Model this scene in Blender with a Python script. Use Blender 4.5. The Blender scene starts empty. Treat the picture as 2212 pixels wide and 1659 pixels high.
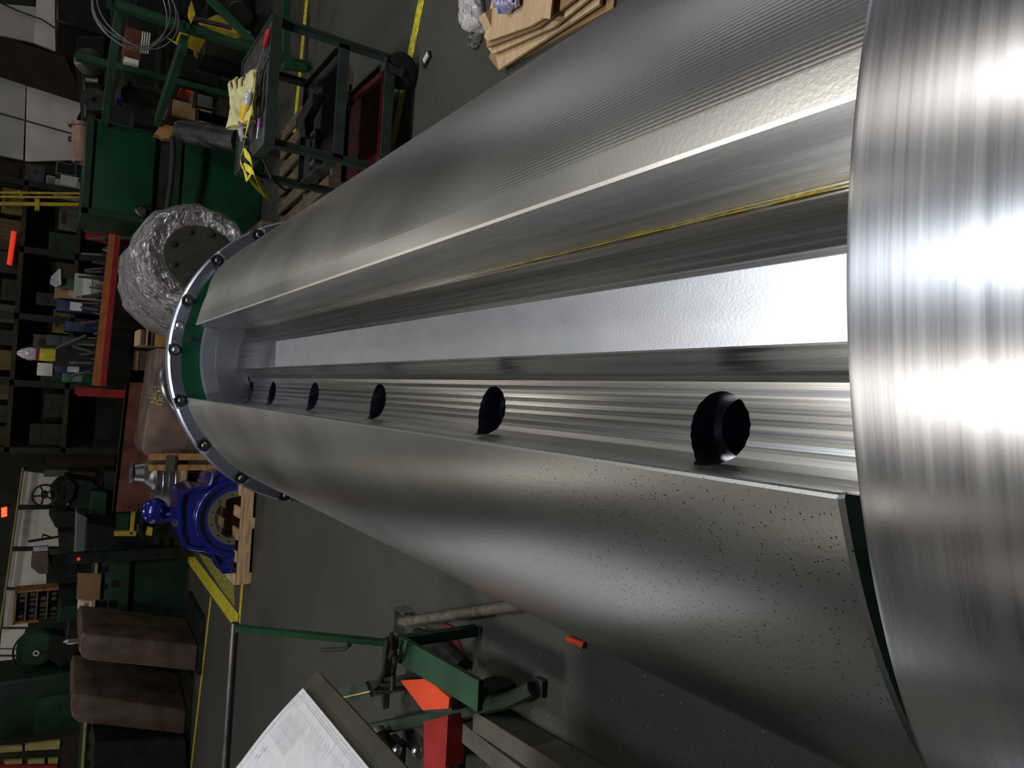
import bpy, bmesh, math, random
from mathutils import Vector, Matrix
random.seed(7)
C = bpy.context.scene.collection
sc = bpy.context.scene
PI = math.pi
# ---------------------------------------------------------------- camera (photo lies on its side: world up = photo left)
FPX, CX, CY = 1534.0, 1106.0, 829.5
A_ = Vector((98-CX, -(814-CY), -FPX)).normalized()
U_ = Vector((-2334, 170, FPX)); U_ = (U_ - A_*U_.dot(A_)).normalized()
R_ = A_.cross(U_)
M = Matrix((R_, A_, U_))                       # camera space -> world
CAM = Vector((0, 0, 1.6))
cd = bpy.data.cameras.new('camera'); cam = bpy.data.objects.new('camera', cd); C.objects.link(cam)
cam.matrix_world = Matrix.Translation(CAM) @ M.to_4x4()
cd.sensor_fit = 'HORIZONTAL'; cd.sensor_width = 36; cd.lens = 36*FPX/2212; cd.clip_start = .02
sc.camera = cam
# ---------------------------------------------------------------- exposure, world, lamps
sc.view_settings.view_transform = 'Standard'; sc.view_settings.look = 'None'
sc.view_settings.gamma = 1; sc.view_settings.use_curve_mapping = False
sc.view_settings.exposure = 0.0
w = bpy.data.worlds.new('world'); sc.world = w; w.use_nodes = True
w.node_tree.nodes['Background'].inputs[0].default_value = (.55, .62, .7, 1)
w.node_tree.nodes['Background'].inputs[1].default_value = .02
LAMPS = [  # x, y, z, watts, disc radius, colour
    (3.0, 2.2, 5.6, 88, .34, (1, .96, .90)),
    (.45, 2.0, 5.6, 100, .30, (.86, .92, 1)),
    (-1.5, 2.2, 5.6, 110, .38, (1, .96, .90)),
    (-5.2, 3.2, 5.6, 9, .34, (1, .93, .82)),
    (3.2, 9.0, 5.6, 22, .34, (1, .93, .82)),
    (-1.6, 9.0, 5.6, 26, .34, (1, .93, .82)),
    (-5.6, 9.5, 5.6, 24, .34, (1, .93, .82)),
    (.6, 13.2, 5.6, 10, .30, (.9, .95, 1)),
]
for i, (x, y, z, p, r, c) in enumerate(LAMPS):
    ld = bpy.data.lights.new('highbay_light', 'AREA'); ld.shape = 'DISK'; ld.size = 2*r; ld.energy = p; ld.color = c
    lo = bpy.data.objects.new('highbay_light', ld); C.objects.link(lo); lo.location = (x, y, z-.02)
    lu = bpy.data.lights.new('highbay_uplight', 'AREA'); lu.shape = 'DISK'; lu.size = 2*r; lu.energy = p*.06; lu.color = c
    lo = bpy.data.objects.new('highbay_uplight', lu); C.objects.link(lo); lo.location = (x, y, z+.45); lo.rotation_euler = (PI, 0, 0)
# ---------------------------------------------------------------- picture helpers
def ray(px, py):
    return (M @ Vector((px-CX, -(py-CY), -FPX))).normalized()
def P(px, py, Y):
    d = ray(px, py); return CAM + d*(Y/d.y)
def F(px, py, z=0.0):
    d = ray(px, py); return CAM + d*((z-CAM.z)/d.z)
# ---------------------------------------------------------------- materials
MATS = {}
def mat(name, col, rough=.6, metal=0.0, var=.25, scale=8.0, bump=.1, spec=.4, coat=0.0, stretch=(1,1,1), col2=None, emit=None, aniso=0):
    if name in MATS: return MATS[name]
    m = bpy.data.materials.new(name); m.use_nodes = True; nt = m.node_tree; N = nt.nodes; L = nt.links
    b = N['Principled BSDF']
    tc = N.new('ShaderNodeTexCoord'); mp = N.new('ShaderNodeMapping'); mp.inputs['Scale'].default_value = stretch
    L.new(tc.outputs['Object'], mp.inputs[0])
    nz = N.new('ShaderNodeTexNoise'); nz.inputs['Scale'].default_value = scale; nz.inputs['Detail'].default_value = 6
    L.new(mp.outputs[0], nz.inputs['Vector'])
    cr = N.new('ShaderNodeValToRGB'); cr.color_ramp.elements[0].position = .3; cr.color_ramp.elements[1].position = .72
    c0 = tuple(v*(1-var) for v in col) + (1,); c1 = tuple(min(1, v*(1+var)) for v in (col2 or col)) + (1,)
    cr.color_ramp.elements[0].color = c0; cr.color_ramp.elements[1].color = c1
    L.new(nz.outputs[0], cr.inputs[0]); L.new(cr.outputs[0], b.inputs['Base Color'])
    b.inputs['Roughness'].default_value = rough; b.inputs['Metallic'].default_value = metal
    b.inputs['Specular IOR Level'].default_value = spec; b.inputs['Coat Weight'].default_value = coat
    if bump:
        bp = N.new('ShaderNodeBump'); bp.inputs['Strength'].default_value = bump; bp.inputs['Distance'].default_value = .01
        L.new(nz.outputs[0], bp.inputs['Height']); L.new(bp.outputs[0], b.inputs['Normal'])
    if emit:
        b.inputs['Emission Color'].default_value = emit[:3] + (1,); b.inputs['Emission Strength'].default_value = emit[3]
    MATS[name] = m; return m
def roll_metal(name, kind):
    """machined steel, object space centred on the roll axis (axis = Y)"""
    m = bpy.data.materials.new(name); m.use_nodes = True; nt = m.node_tree; N = nt.nodes; L = nt.links
    b = N['Principled BSDF']; b.inputs['Metallic'].default_value = 1
    def math_(op, a, c=None, d=None):
        n = N.new('ShaderNodeMath'); n.operation = op
        for i, v in enumerate((a, c, d)):
            if v is None: continue
            if isinstance(v, (int, float)): n.inputs[i].default_value = v
            else: L.new(v, n.inputs[i])
        return n.outputs[0]
    def noise(vec, scale, detail=5, rough=.55):
        n = N.new('ShaderNodeTexNoise'); n.inputs['Scale'].default_value = scale; n.inputs['Detail'].default_value = detail
        n.inputs['Roughness'].default_value = rough; L.new(vec, n.inputs['Vector']); return n.outputs[0]
    def ramp(f, p0, c0, p1, c1):
        r = N.new('ShaderNodeValToRGB'); r.color_ramp.elements[0].position = p0; r.color_ramp.elements[0].color = c0
        r.color_ramp.elements[1].position = p1; r.color_ramp.elements[1].color = c1; L.new(f, r.inputs[0]); return r.outputs[0]
    tc = N.new('ShaderNodeTexCoord'); sx = N.new('ShaderNodeSeparateXYZ'); L.new(tc.outputs['Object'], sx.inputs[0])
    ang = math_('ARCTAN2', sx.outputs[0], sx.outputs[2])
    arc = math_('MULTIPLY', ang, .5)
    cv = N.new('ShaderNodeCombineXYZ'); L.new(arc, cv.inputs[0]); L.new(sx.outputs[1], cv.inputs[1])
    def stretch(sx_, sy_):
        mp = N.new('ShaderNodeMapping'); mp.inputs['Scale'].default_value = (sx_, sy_, 1); L.new(cv.outputs[0], mp.inputs[0]); return mp.outputs[0]
    big = noise(cv.outputs[0], 3.2, 4)
    if kind == 'collar':      # turned: scratches run round
        scr = noise(stretch(3, 600), 1, 4, .7)
        base = ramp(big, .3, (.56, .57, .59, 1), .7, (.70, .70, .71, 1))
        hgt = math_('MULTIPLY', scr, .5); bs = 0
        b.inputs['Anisotropic'].default_value = .8; b.inputs['Anisotropic Rotation'].default_value = .25
        tg = N.new('ShaderNodeTangent'); tg.direction_type = 'RADIAL'; tg.axis = 'Y'; L.new(tg.outputs[0], b.inputs['Tangent'])
        rr = ramp(noise(stretch(2.5, 160), 1, 4, .65), .3, (.24,)*3+(1,), .75, (.33,)*3+(1,)); L.new(rr, b.inputs['Roughness'])
    elif kind == 'body':
        base = ramp(big, .3, (.53, .53, .50, 1), .7, (.62, .62, .59, 1))
        # dark rust pits on the left flank
        vo = N.new('ShaderNodeTexVoronoi'); vo.inputs['Scale'].default_value = 330; vo.inputs['Randomness'].default_value = 1
        L.new(stretch(1, .72), vo.inputs['Vector'])
        pit = math_('LESS_THAN', vo.outputs['Distance'], .20)
        sel = math_('GREATER_THAN', noise(cv.outputs[0], 120, 2), .50)
        m1 = N.new('ShaderNodeMapRange'); m1.inputs[1].default_value = -.28; m1.inputs[2].default_value = -.36; L.new(ang, m1.inputs[0])
        m2 = N.new('ShaderNodeMapRange'); m2.inputs[1].default_value = -.85; m2.inputs[2].default_value = -.95; L.new(sx.outputs[1], m2.inputs[0])
        near = N.new('ShaderNodeMapRange'); near.inputs[1].default_value = -.35; near.inputs[2].default_value = -.95; L.new(sx.outputs[1], near.inputs[0])
        pit = math_('MULTIPLY', math_('MULTIPLY', pit, sel), math_('MULTIPLY', m1.outputs[0], near.outputs[0]))
        mx = N.new('ShaderNodeMix'); mx.data_type = 'RGBA'; L.new(pit, mx.inputs[0]); L.new(base, mx.inputs[6]); mx.inputs[7].default_value = (.08, .07, .065, 1)
        base = mx.outputs[2]
        # fine feed lines on the right flank
        sn = math_('SINE', math_('MULTIPLY', arc, 2*PI/.0042))
        q = math_('GREATER_THAN', ang, .222)
        swirl = math_('SINE', math_('ADD', math_('MULTIPLY', sx.outputs[1], 2*PI/.011), math_('MULTIPLY', math_('SINE', math_('MULTIPLY', arc, 60)), 3.0)))
        lines = math_('MULTIPLY', math_('ADD', sn, math_('MULTIPLY', swirl, .35)), q)
        fine = noise(stretch(240, 240), 1, 3)
        hgt = math_('ADD', math_('MULTIPLY', lines, .16), math_('MULTIPLY', fine, .35)); bs = .06
        rg = ramp(noise(stretch(3, 3), 1, 3), .3, (.29,)*3+(1,), .75, (.34,)*3+(1,)); L.new(rg, b.inputs['Roughness'])
        b.inputs['Anisotropic'].default_value = .5; b.inputs['Anisotropic Rotation'].default_value = .25
        tg = N.new('ShaderNodeTangent'); tg.direction_type = 'RADIAL'; tg.axis = 'Y'; L.new(tg.outputs[0], b.inputs['Tangent'])
    elif kind == 'groove':
        base = ramp(noise(stretch(60, 4), 1, 5), .3, (.42, .42, .41, 1), .7, (.54, .54, .52, 1))
        st = noise(stretch(420, .8), 1, 2, .5); hgt = st; bs = .03
        rg = ramp(noise(stretch(160, .8), 1, 3), .3, (.23,)*3+(1,), .7, (.32,)*3+(1,)); L.new(rg, b.inputs['Roughness'])
    else:                     # strip: ground flat
        base = ramp(noise(stretch(14, 10), 1, 5), .3, (.62, .62, .64, 1), .7, (.74, .74, .75, 1))
        hgt = noise(stretch(260, 260), 1, 3); bs = .03
        b.inputs['Roughness'].default_value = .36
    L.new(base, b.inputs['Base Color'])
    bp = N.new('ShaderNodeBump'); bp.inputs['Strength'].default_value = bs*2; bp.inputs['Distance'].default_value = .002
    L.new(hgt, bp.inputs['Height']); L.new(bp.outputs[0], b.inputs['Normal'])
    return m
m_body = roll_metal('machined_steel', 'body'); m_collar = roll_metal('turned_steel', 'collar')
m_groove = roll_metal('milled_steel', 'groove'); m_strip = roll_metal('ground_steel', 'strip')
m_ring = mat('blued_steel', (.32, .35, .43), .42, 1, .2, 5, .03)
m_bright = mat('bright_steel', (.55, .55, .57), .3, 1, .15, 20, .05)
m_dsteel = mat('dark_steel', (.10, .10, .10), .45, .8, .4, 12, .1)
m_bolt = mat('black_bolt_steel', (.16, .16, .17), .3, 1, .2, 20, .05)
m_black = mat('black_rubber', (.012, .012, .012), .6, 0, .3, 10, .1)
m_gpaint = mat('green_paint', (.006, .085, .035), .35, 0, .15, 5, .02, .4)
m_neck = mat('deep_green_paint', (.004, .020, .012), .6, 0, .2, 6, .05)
m_gdark = mat('dark_green_paint', (.008, .028, .014), .5, 0, .3, 6, .05)
m_gmach = mat('machine_green', (.014, .055, .024), .5, 0, .4, 5, .08)
m_gcart = mat('cart_green_grey', (.028, .045, .032), .5, 0, .35, 10, .08)
m_hole = mat('hole_black', (.004, .006, .006), .8, 0, .2, 5, 0)
m_yline = mat('yellow_tape', (.52, .46, .03), .6, 0, .45, 30, .05)
m_brass = mat('yellow_sealant', (.55, .42, .05), .35, .3, .4, 60, .4)
m_blue = mat('blue_enamel', (.008, .013, .17), .22, 0, .12, 4, .04, .6, .6)
m_wood = mat('pallet_wood', (.50, .34, .19), .8, 0, .35, 6, .3, .2, 0, (1, 1, 8))
m_woodd = mat('dark_wood', (.10, .072, .045), .85, 0, .4, 6, .3, .2, 0, (8, 1, 1))
m_woodo = mat('orange_wood', (.36, .19, .07), .8, 0, .35, 6, .2, .2, 0, (1, 1, 8))
m_rust = mat('rusty_steel', (.13, .045, .025), .7, .2, .45, 6, .15)
m_rust2 = mat('brown_mill_scale', (.13, .095, .075), .55, .5, .3, 5, .1, col2=(.20, .13, .10))
m_grey = mat('grey_mill_steel', (.22, .21, .20), .5, .6, .2, 4, .05)
m_orange = mat('orange_paint', (.62, .06, .015), .5, 0, .15, 6, .04)
m_red = mat('red_paint', (.28, .012, .010), .5, 0, .3, 8, .05)
m_redtray = mat('worn_red_tray', (.13, .012, .016), .45, .1, .5, 6, .05)
m_obeam = mat('orange_beam_paint', (.38, .12, .03), .55, 0, .3, 10, .05)
m_card = mat('cardboard', (.50, .36, .21), .85, 0, .15, 5, .05, .2, 0, (1, 6, 1))
m_cardd = mat('brown_cardboard', (.30, .19, .09), .85, 0, .2, 5, .05, .2)
m_paper = mat('white_paper', (.96, .96, 1.0), .7, 0, .03, 3, .02)
m_ink = mat('grey_ink', (.38, .38, .42), .8, 0, .1, 5, 0)
m_glove = mat('tan_leather', (.50, .46, .24), .85, 0, .25, 14, .5, .2)
m_strap = mat('yellow_webbing', (.62, .55, .05), .8, 0, .3, 60, .3)
m_ylabel = mat('yellow_label', (.80, .50, .02), .45, 0, .15, 20, .02)
m_clear = mat('clear_plastic', (.55, .52, .62), .25, .1, .3, 30, .2)
m_wall = mat('dark_wall', (.035, .038, .028), .9, 0, .4, 2, .05)
m_panel = mat('pale_wall_panel', (.62, .61, .54), .8, 0, .12, 2, .03)
m_panelw = mat('white_wall_panel', (.86, .82, .76), .8, 0, .12, 3, .03)
m_brown = mat('brown_timber', (.035, .027, .014), .85, 0, .4, 3, .1)
m_ypaint = mat('yellow_paint', (.50, .36, .03), .5, 0, .3, 8, .05)
m_bluebox = mat('blue_plastic', (.006, .02, .08), .5, 0, .2, 6, .03)
m_bluefilm = mat('blue_film', (.03, .12, .60), .4, 0, .2, 10, .1)
m_dkmach = mat('oily_black_machine', (.016, .020, .015), .45, .2, .5, 7, .15)
m_gwhite = mat('white_plastic', (.70, .70, .66), .5, 0, .1, 8, .03)
m_cream = mat('cream_paint', (.42, .34, .13), .6, 0, .2, 6, .03)
m_glowred = mat('glowing_red_display', (.6, .05, .02), .5, 0, .1, 5, 0, emit=(1, .07, .02, 3.0))
m_glowdim = mat('glowing_red_tube', (.6, .05, .02), .5, 0, .1, 5, 0, emit=(1, .05, .02, .5))
m_lamp = mat('lamp_lens', (.9, .9, .9), .5, 0, .02, 5, 0, emit=(1, .96, .9, 12.0))
m_tube = mat('clear_tube_plastic', (.45, .45, .48), .2, 0, .3, 40, .2)
m_glowpanel = mat('added_glow_panel', (.6, .58, .66), .6, 0, .05, 3, 0, emit=(.95, .90, 1, .50))  # added glow for the steel to mirror, no known doors here
m_chalk = mat('yellow_chalk', (.70, .62, .22), .9, 0, .3, 60, .1)

def film_mat():
    m = bpy.data.materials.new('stretch_film'); m.use_nodes = True; nt = m.node_tree; N = nt.nodes; L = nt.links
    b = N['Principled BSDF']; b.inputs['Base Color'].default_value = (.62, .60, .62, 1); b.inputs['Roughness'].default_value = .10
    b.inputs['Specular IOR Level'].default_value = .9; b.inputs['Metallic'].default_value = .6
    tc = N.new('ShaderNodeTexCoord'); mp = N.new('ShaderNodeMapping'); mp.inputs['Scale'].default_value = (1, 2.2, 1)
    L.new(tc.outputs['Object'], mp.inputs[0])
    nz = N.new('ShaderNodeTexNoise'); nz.inputs['Scale'].default_value = 14; nz.inputs['Detail'].default_value = 7; nz.inputs['Distortion'].default_value = 1.4
    L.new(mp.outputs[0], nz.inputs['Vector'])
    bp = N.new('ShaderNodeBump'); bp.inputs['Strength'].default_value = 1; bp.inputs['Distance'].default_value = .05
    L.new(nz.outputs[0], bp.inputs['Height']); L.new(bp.outputs[0], b.inputs['Normal'])
    tr = N.new('ShaderNodeBsdfTransparent'); mxs = N.new('ShaderNodeMixShader')
    cr = N.new('ShaderNodeValToRGB'); cr.color_ramp.elements[0].position = .42; cr.color_ramp.elements[0].color = (.30,)*3+(1,)
    cr.color_ramp.elements[1].position = .60; cr.color_ramp.elements[1].color = (.9,)*3+(1,)
    L.new(nz.outputs[0], cr.inputs[0]); L.new(cr.outputs[0], mxs.inputs[0]); L.new(tr.outputs[0], mxs.inputs[1]); L.new(b.outputs[0], mxs.inputs[2])
    L.new(mxs.outputs[0], N['Material Output'].inputs[0]); return m
m_film = film_mat()
def floor_mat():
    m = bpy.data.materials.new('shop_concrete'); m.use_nodes = True; nt = m.node_tree; N = nt.nodes; L = nt.links
    b = N['Principled BSDF']; b.inputs['Roughness'].default_value = .62
    tc = N.new('ShaderNodeTexCoord')
    n1 = N.new('ShaderNodeTexNoise'); n1.inputs['Scale'].default_value = 1.3; n1.inputs['Detail'].default_value = 8; L.new(tc.outputs['Object'], n1.inputs['Vector'])
    n2 = N.new('ShaderNodeTexNoise'); n2.inputs['Scale'].default_value = 120; n2.inputs['Detail'].default_value = 3; L.new(tc.outputs['Object'], n2.inputs['Vector'])
    c1 = N.new('ShaderNodeValToRGB'); c1.color_ramp.elements[0].position = .3; c1.color_ramp.elements[0].color = (.036, .036, .030, 1)
    c1.color_ramp.elements[1].position = .75; c1.color_ramp.elements[1].color = (.056, .056, .046, 1); L.new(n1.outputs[0], c1.inputs[0])
    c2 = N.new('ShaderNodeValToRGB'); c2.color_ramp.elements[0].position = .35; c2.color_ramp.elements[0].color = (.75,)*3+(1,)
    c2.color_ramp.elements[1].position = .65; c2.color_ramp.elements[1].color = (1.15,)*3+(1,); L.new(n2.outputs[0], c2.inputs[0])
    vo = N.new('ShaderNodeTexVoronoi'); vo.inputs['Scale'].default_value = 22; L.new(tc.outputs['Object'], vo.inputs['Vector'])
    lt = N.new('ShaderNodeMath'); lt.operation = 'LESS_THAN'; lt.inputs[1].default_value = .06; L.new(vo.outputs['Distance'], lt.inputs[0])
    mx = N.new('ShaderNodeMix'); mx.data_type = 'RGBA'; mx.blend_type = 'MULTIPLY'; mx.inputs[0].default_value = 1
    L.new(c1.outputs[0], mx.inputs[6]); L.new(c2.outputs[0], mx.inputs[7])
    m3 = N.new('ShaderNodeMix'); m3.data_type = 'RGBA'; L.new(lt.outputs[0], m3.inputs[0]); L.new(mx.outputs[2], m3.inputs[6]); m3.inputs[7].default_value = (.20, .20, .18, 1)
    L.new(m3.outputs[2], b.inputs['Base Color'])
    bp = N.new('ShaderNodeBump'); bp.inputs['Strength'].default_value = .15; bp.inputs['Distance'].default_value = .003; L.new(n2.outputs[0], bp.inputs['Height']); L.new(bp.outputs[0], b.inputs['Normal'])
    return m
m_floor = floor_mat()
# ---------------------------------------------------------------- mesh helpers
class MB:
    def __init__(s): s.bm = bmesh.new()
    def _m(s, verts, mtx):
        bmesh.ops.transform(s.bm, matrix=mtx, verts=verts)
    def box(s, c, d, rz=0, rot=None):
        r = bmesh.ops.create_cube(s.bm, size=1)['verts']
        R = rot.to_4x4() if rot is not None else Matrix.Rotation(rz, 4, 'Z')
        s._m(r, Matrix.Translation(c) @ R @ Matrix.Diagonal((d[0], d[1], d[2], 1))); return s
    def bar(s, a, b, w, h=None, up=Vector((0, 0, 1))):
        a, b = Vector(a), Vector(b); d = b-a; L_ = d.length; d.normalize(); h = h or w
        u = up - d*up.dot(d)
        if u.length < 1e-3: u = Vector((0, 1, 0)) - d*d.y
        u.normalize(); x = d.cross(u)
        rot = Matrix((x, d, u)).transposed()
        return s.box((a+b)/2, (w, L_, h), rot=rot)
    def cyl(s, a, b, r, r2=None, seg=24, cap=True):
        a, b = Vector(a), Vector(b); d = b-a
        v = bmesh.ops.create_cone(s.bm, cap_ends=cap, segments=seg, radius1=r, radius2=r if r2 is None else r2, depth=d.length)['verts']
        q = Vector((0, 0, 1)).rotation_difference(d.normalized())
        s._m(v, Matrix.Translation((a+b)/2) @ q.to_matrix().to_4x4()); return s
    def sph(s, c, r, sc_=(1, 1, 1), seg=20):
        v = bmesh.ops.create_uvsphere(s.bm, u_segments=seg, v_segments=seg//2, radius=r)['verts']
        s._m(v, Matrix.Translation(c) @ Matrix.Diagonal((sc_[0], sc_[1], sc_[2], 1))); return s
    def tube(s, pts, r, seg=8, closed=False):
        pts = [Vector(p) for p in pts]; n = len(pts); rings = []; prev = None
        for i, p in enumerate(pts):
            t = (pts[(i+1) % n]-pts[i-1]) if (closed or 0 < i < n-1) else (pts[1]-pts[0] if i == 0 else pts[-1]-pts[-2])
            t.normalize()
            u = prev - t*prev.dot(t) if prev is not None else t.orthogonal()
            if u.length < 1e-6: u = t.orthogonal()
            u.normalize(); prev = u; v = t.cross(u)
            rr = r[i] if isinstance(r, (list, tuple)) else r
            rings.append([s.bm.verts.new(p + rr*(math.cos(2*PI*k/seg)*u + math.sin(2*PI*k/seg)*v)) for k in range(seg)])
        for i in range(n if closed else n-1):
            a, b = rings[i], rings[(i+1) % n]
            for k in range(seg): s.bm.faces.new((a[k], a[(k+1) % seg], b[(k+1) % seg], b[k]))
        if not closed: s.bm.faces.new(rings[0][::-1]); s.bm.faces.new(rings[-1])
        return s
    def lathe(s, prof, o, ax, seg=48, a0=0, a1=2*PI):
        """prof = [(radius, height along ax)], closed profile for a solid of revolution"""
        o, ax = Vector(o), Vector(ax).normalized(); u = Vector((0, 0, 1)) - ax*ax.z
        if u.length < .1: u = Vector((1, 0, 0)) - ax*ax.x
        u.normalize(); v = ax.cross(u); full = abs(a1-a0-2*PI) < 1e-6; n = seg if full else seg+1
        R = [[s.bm.verts.new(o + ax*h + r*(math.cos(a0+(a1-a0)*k/seg)*u + math.sin(a0+(a1-a0)*k/seg)*v)) for r, h in prof] for k in range(n)]
        m_ = len(prof)
        for k in range(seg):
            a, b = R[k], R[(k+1) % n]
            for i in range(m_):
                j = (i+1) % m_
                if prof[i][0] < 1e-6 and prof[j][0] < 1e-6: continue
                s.bm.faces.new((a[i], a[j], b[j], b[i]))
        if not full: s.bm.faces.new(R[0]); s.bm.faces.new(R[-1][::-1])
        bmesh.ops.remove_doubles(s.bm, verts=s.bm.verts, dist=1e-6); return s
    def poly(s, pts, vec):
        """flat polygon pushed along vec into a solid"""
        pts = [Vector(p) for p in pts]; vec = Vector(vec)
        a = [s.bm.verts.new(p) for p in pts]; b = [s.bm.verts.new(p+vec) for p in pts]; n = len(a)
        s.bm.faces.new(a); s.bm.faces.new(b[::-1])
        for i in range(n): s.bm.faces.new((a[i], b[i], b[(i+1) % n], a[(i+1) % n]))
        return s
    def px(s, pts, Y, dep):
        return s.poly([P(x, y, Y) for x, y in pts], (0, dep, 0))
    def bevel(s, w=.004, seg=2, ang=.6):
        bmesh.ops.recalc_face_normals(s.bm, faces=s.bm.faces)
        es = [e for e in s.bm.edges if len(e.link_faces) == 2 and e.calc_face_angle(0) > ang]
        bmesh.ops.bevel(s.bm, geom=es, offset=w, segments=seg, profile=.5, affect='EDGES', clamp_overlap=True); return s
    def build(s, name, m, parent=None, sharp=.6, origin=None):
        bmesh.ops.recalc_face_normals(s.bm, faces=s.bm.faces)
        for f in s.bm.faces: f.smooth = True
        for e in s.bm.edges:
            if len(e.link_faces) == 2 and e.calc_face_angle(0) > sharp: e.smooth = False
        vs = s.bm.verts
        if origin is None and parent is None and len(vs):
            lo = [min(v.co[i] for v in vs) for i in range(3)]; hi = [max(v.co[i] for v in vs) for i in range(3)]
            origin = Vector(((lo[0]+hi[0])/2, (lo[1]+hi[1])/2, lo[2]))
        if parent is not None: origin = parent.matrix_world.translation if origin is None else Vector(origin)
        origin = Vector(origin)
        bmesh.ops.translate(s.bm, verts=s.bm.verts, vec=-origin)
        me = bpy.data.meshes.new(name); s.bm.to_mesh(me); s.bm.free()
        for mm in (m if isinstance(m, (list, tuple)) else [m]): me.materials.append(mm)
        o = bpy.data.objects.new(name, me); C.objects.link(o)
        if parent is not None:
            o.parent = parent; o.location = origin - parent.matrix_world.translation
        else: o.location = origin
        o.matrix_world = Matrix.Translation(origin)
        return o
def tag(o, label, cat, group=None, kind=None):
    o['label'] = label; o['category'] = cat
    if group: o['group'] = group
    if kind: o['kind'] = kind
    return o
def struct(o): o['kind'] = 'structure'; return o
def thing(name, label, cat, loc, group=None):
    o = bpy.data.objects.new(name, None); C.objects.link(o); o.location = loc; o.matrix_world = Matrix.Translation(loc)
    o.empty_display_size = .1
    return tag(o, label, cat, group)
def bbox(x0, x1, y0, y1, Y, floor=False, z0=None):
    """pixel extents (photo frame) at plane Y -> Xmin, Xmax, Zmin, Zmax"""
    xm, ym = (x0+x1)/2, (y0+y1)/2
    a = P(xm, y1, Y).x; b = P(xm, y0, Y).x; zt = P(x0, ym, Y).z; zb = 0 if floor else P(x1, ym, Y).z
    if z0 is not None: zb = z0
    return a, b, zb, zt
def pbox(mb, x0, x1, y0, y1, Y, dep, floor=False, z0=None):
    a, b, zb, zt = bbox(x0, x1, y0, y1, Y, floor, z0)
    return mb.box(((a+b)/2, Y+dep/2, (zb+zt)/2), (b-a, dep, zt-zb))
def text_mesh(body, size, mtx, m, name, parent, ext=.0006):
    cu = bpy.data.curves.new('writing', 'FONT'); cu.body = body; cu.size = size; cu.extrude = ext
    o = bpy.data.objects.new('writing', cu); C.objects.link(o)
    dg = bpy.context.evaluated_depsgraph_get(); me = bpy.data.meshes.new_from_object(o.evaluated_get(dg))
    C.objects.unlink(o); bpy.data.objects.remove(o); me.transform(mtx); me.materials.clear(); me.materials.append(m)
    t = bpy.data.objects.new(name, me); C.objects.link(t)
    if parent is not None:
        t.parent = parent; me.transform(Matrix.Translation(-parent.matrix_world.translation))
    return t
#@@STRUCT
# ================================================================ setting
struct(MB().box((0, 5, -.05), (30, 26, .1)).build('floor', m_floor))
struct(MB().box((0, 5, 7.05), (30, 26, .1)).build('ceiling', mat('grey_ceiling', (.22, .22, .19), .8, 0, .2, 1.5, .02)))
WY = 14.0
struct(MB().box((0, WY+.1, 3.5), (30, .2, 7)).build('wall_back', m_wall))
struct(MB().box((-8.6, 5, 3.5), (.2, 18, 7)).build('wall_left', m_wall))
struct(MB().box((10.1, 5, 3.5), (.2, 18, 7)).build('wall_right', m_wall))
for i, (x, y) in enumerate(((-8.46, 6.2), (-8.46, 11.4), (9.96, 6.2), (9.96, 11.4))):  # unseen glowing panels added on the side walls, reflected by the roll
    hd = 2.5 if x < 0 else 4.0
    struct(MB().box((x, y, .2+hd/2), (.04, 4.2, hd)).build('door_%d' % (i+1), m_glowpanel))
    q_ = MB()
    for k in range(int(hd/.5)+1): q_.box((x+(.03 if x < 0 else -.03), y, .2+k*.5), (.02, 4.2, .03))
    struct(q_.build('trim_%d' % (20+i), m_dkmach))  # slat bars across the added panels
struct(MB().box((0, -5.1, 3.5), (30, .2, 7)).build('wall_front', m_wall))
for i, (x, y, z, p, r, c) in enumerate(LAMPS):
    where = 'near the roll' if y < 5 else 'down the hall'
    t = thing('highbay_lamp', 'round high bay lamp hanging from the dark ceiling ' + where, 'lamp', (x, y, z), 'high bay lamps ' + where)
    MB().lathe([(.02, .42), (.10, .40), (.14, .25), (r+.05, .0), (r+.03, -.0), (.12, .24), (.02, .24)], (x, y, z), (0, 0, 1), 32).build('lamp_shade', m_bright, t)
    MB().cyl((x, y, z+.40), (x, y, 7.0), .012, seg=8).build('hanging_rod', m_dsteel, t)
#@@ROLL
# ================================================================ the roll
RC = Vector((.1149, 1.45, .7156)); R0 = .5
roll = thing('grooved_roll', 'huge bare steel roll with a long open groove and round bores, across the picture', 'roll', RC)
roll_rows = []
def lerp_tab(tab, a):
    if a <= tab[0][0]: return tab[0][1]
    for (a0, v0), (a1, v1) in zip(tab, tab[1:]):
        if a <= a1: return v0 + (v1-v0)*(a-a0)/(a1-a0)
    return tab[-1][1]
FAR = [(8, 2.475), (12, 2.45), (21, 2.455), (29, 2.57), (36, 2.65), (40, 2.664), (340, 2.664)]
def yn(a):      # near end of the shell around the circle, degrees clockwise from the right lip
    return .2370 if a < 60 else (.2370 + (.2520-.2370)*min(1, (a-60)/200))
prof = []       # (x, z, ynear, yfar) relative to the camera height axis z (z-1.6)
def circ(a, r): return RC.x + r*math.sin(math.radians(a)), RC.z-1.6 + r*math.cos(math.radians(a))
# right lip, its flat band, round the barrel, left lip
for a, r in [(9.0, .4965), (9.35, .4985), (12.4, .4998)]:
    prof.append(circ(a, r) + (.2370, lerp_tab(FAR, a), 1))
a = 12.9
while a < 339.5:
    prof.append(circ(a, R0) + (yn(a), lerp_tab(FAR, a), 1)); a += 2.4
for a, r in [(340.95, .5), (341.22, .4985), (341.3, .4965)]:
    prof.append(circ(a, r) + (.2520, 2.664, 1))
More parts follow.
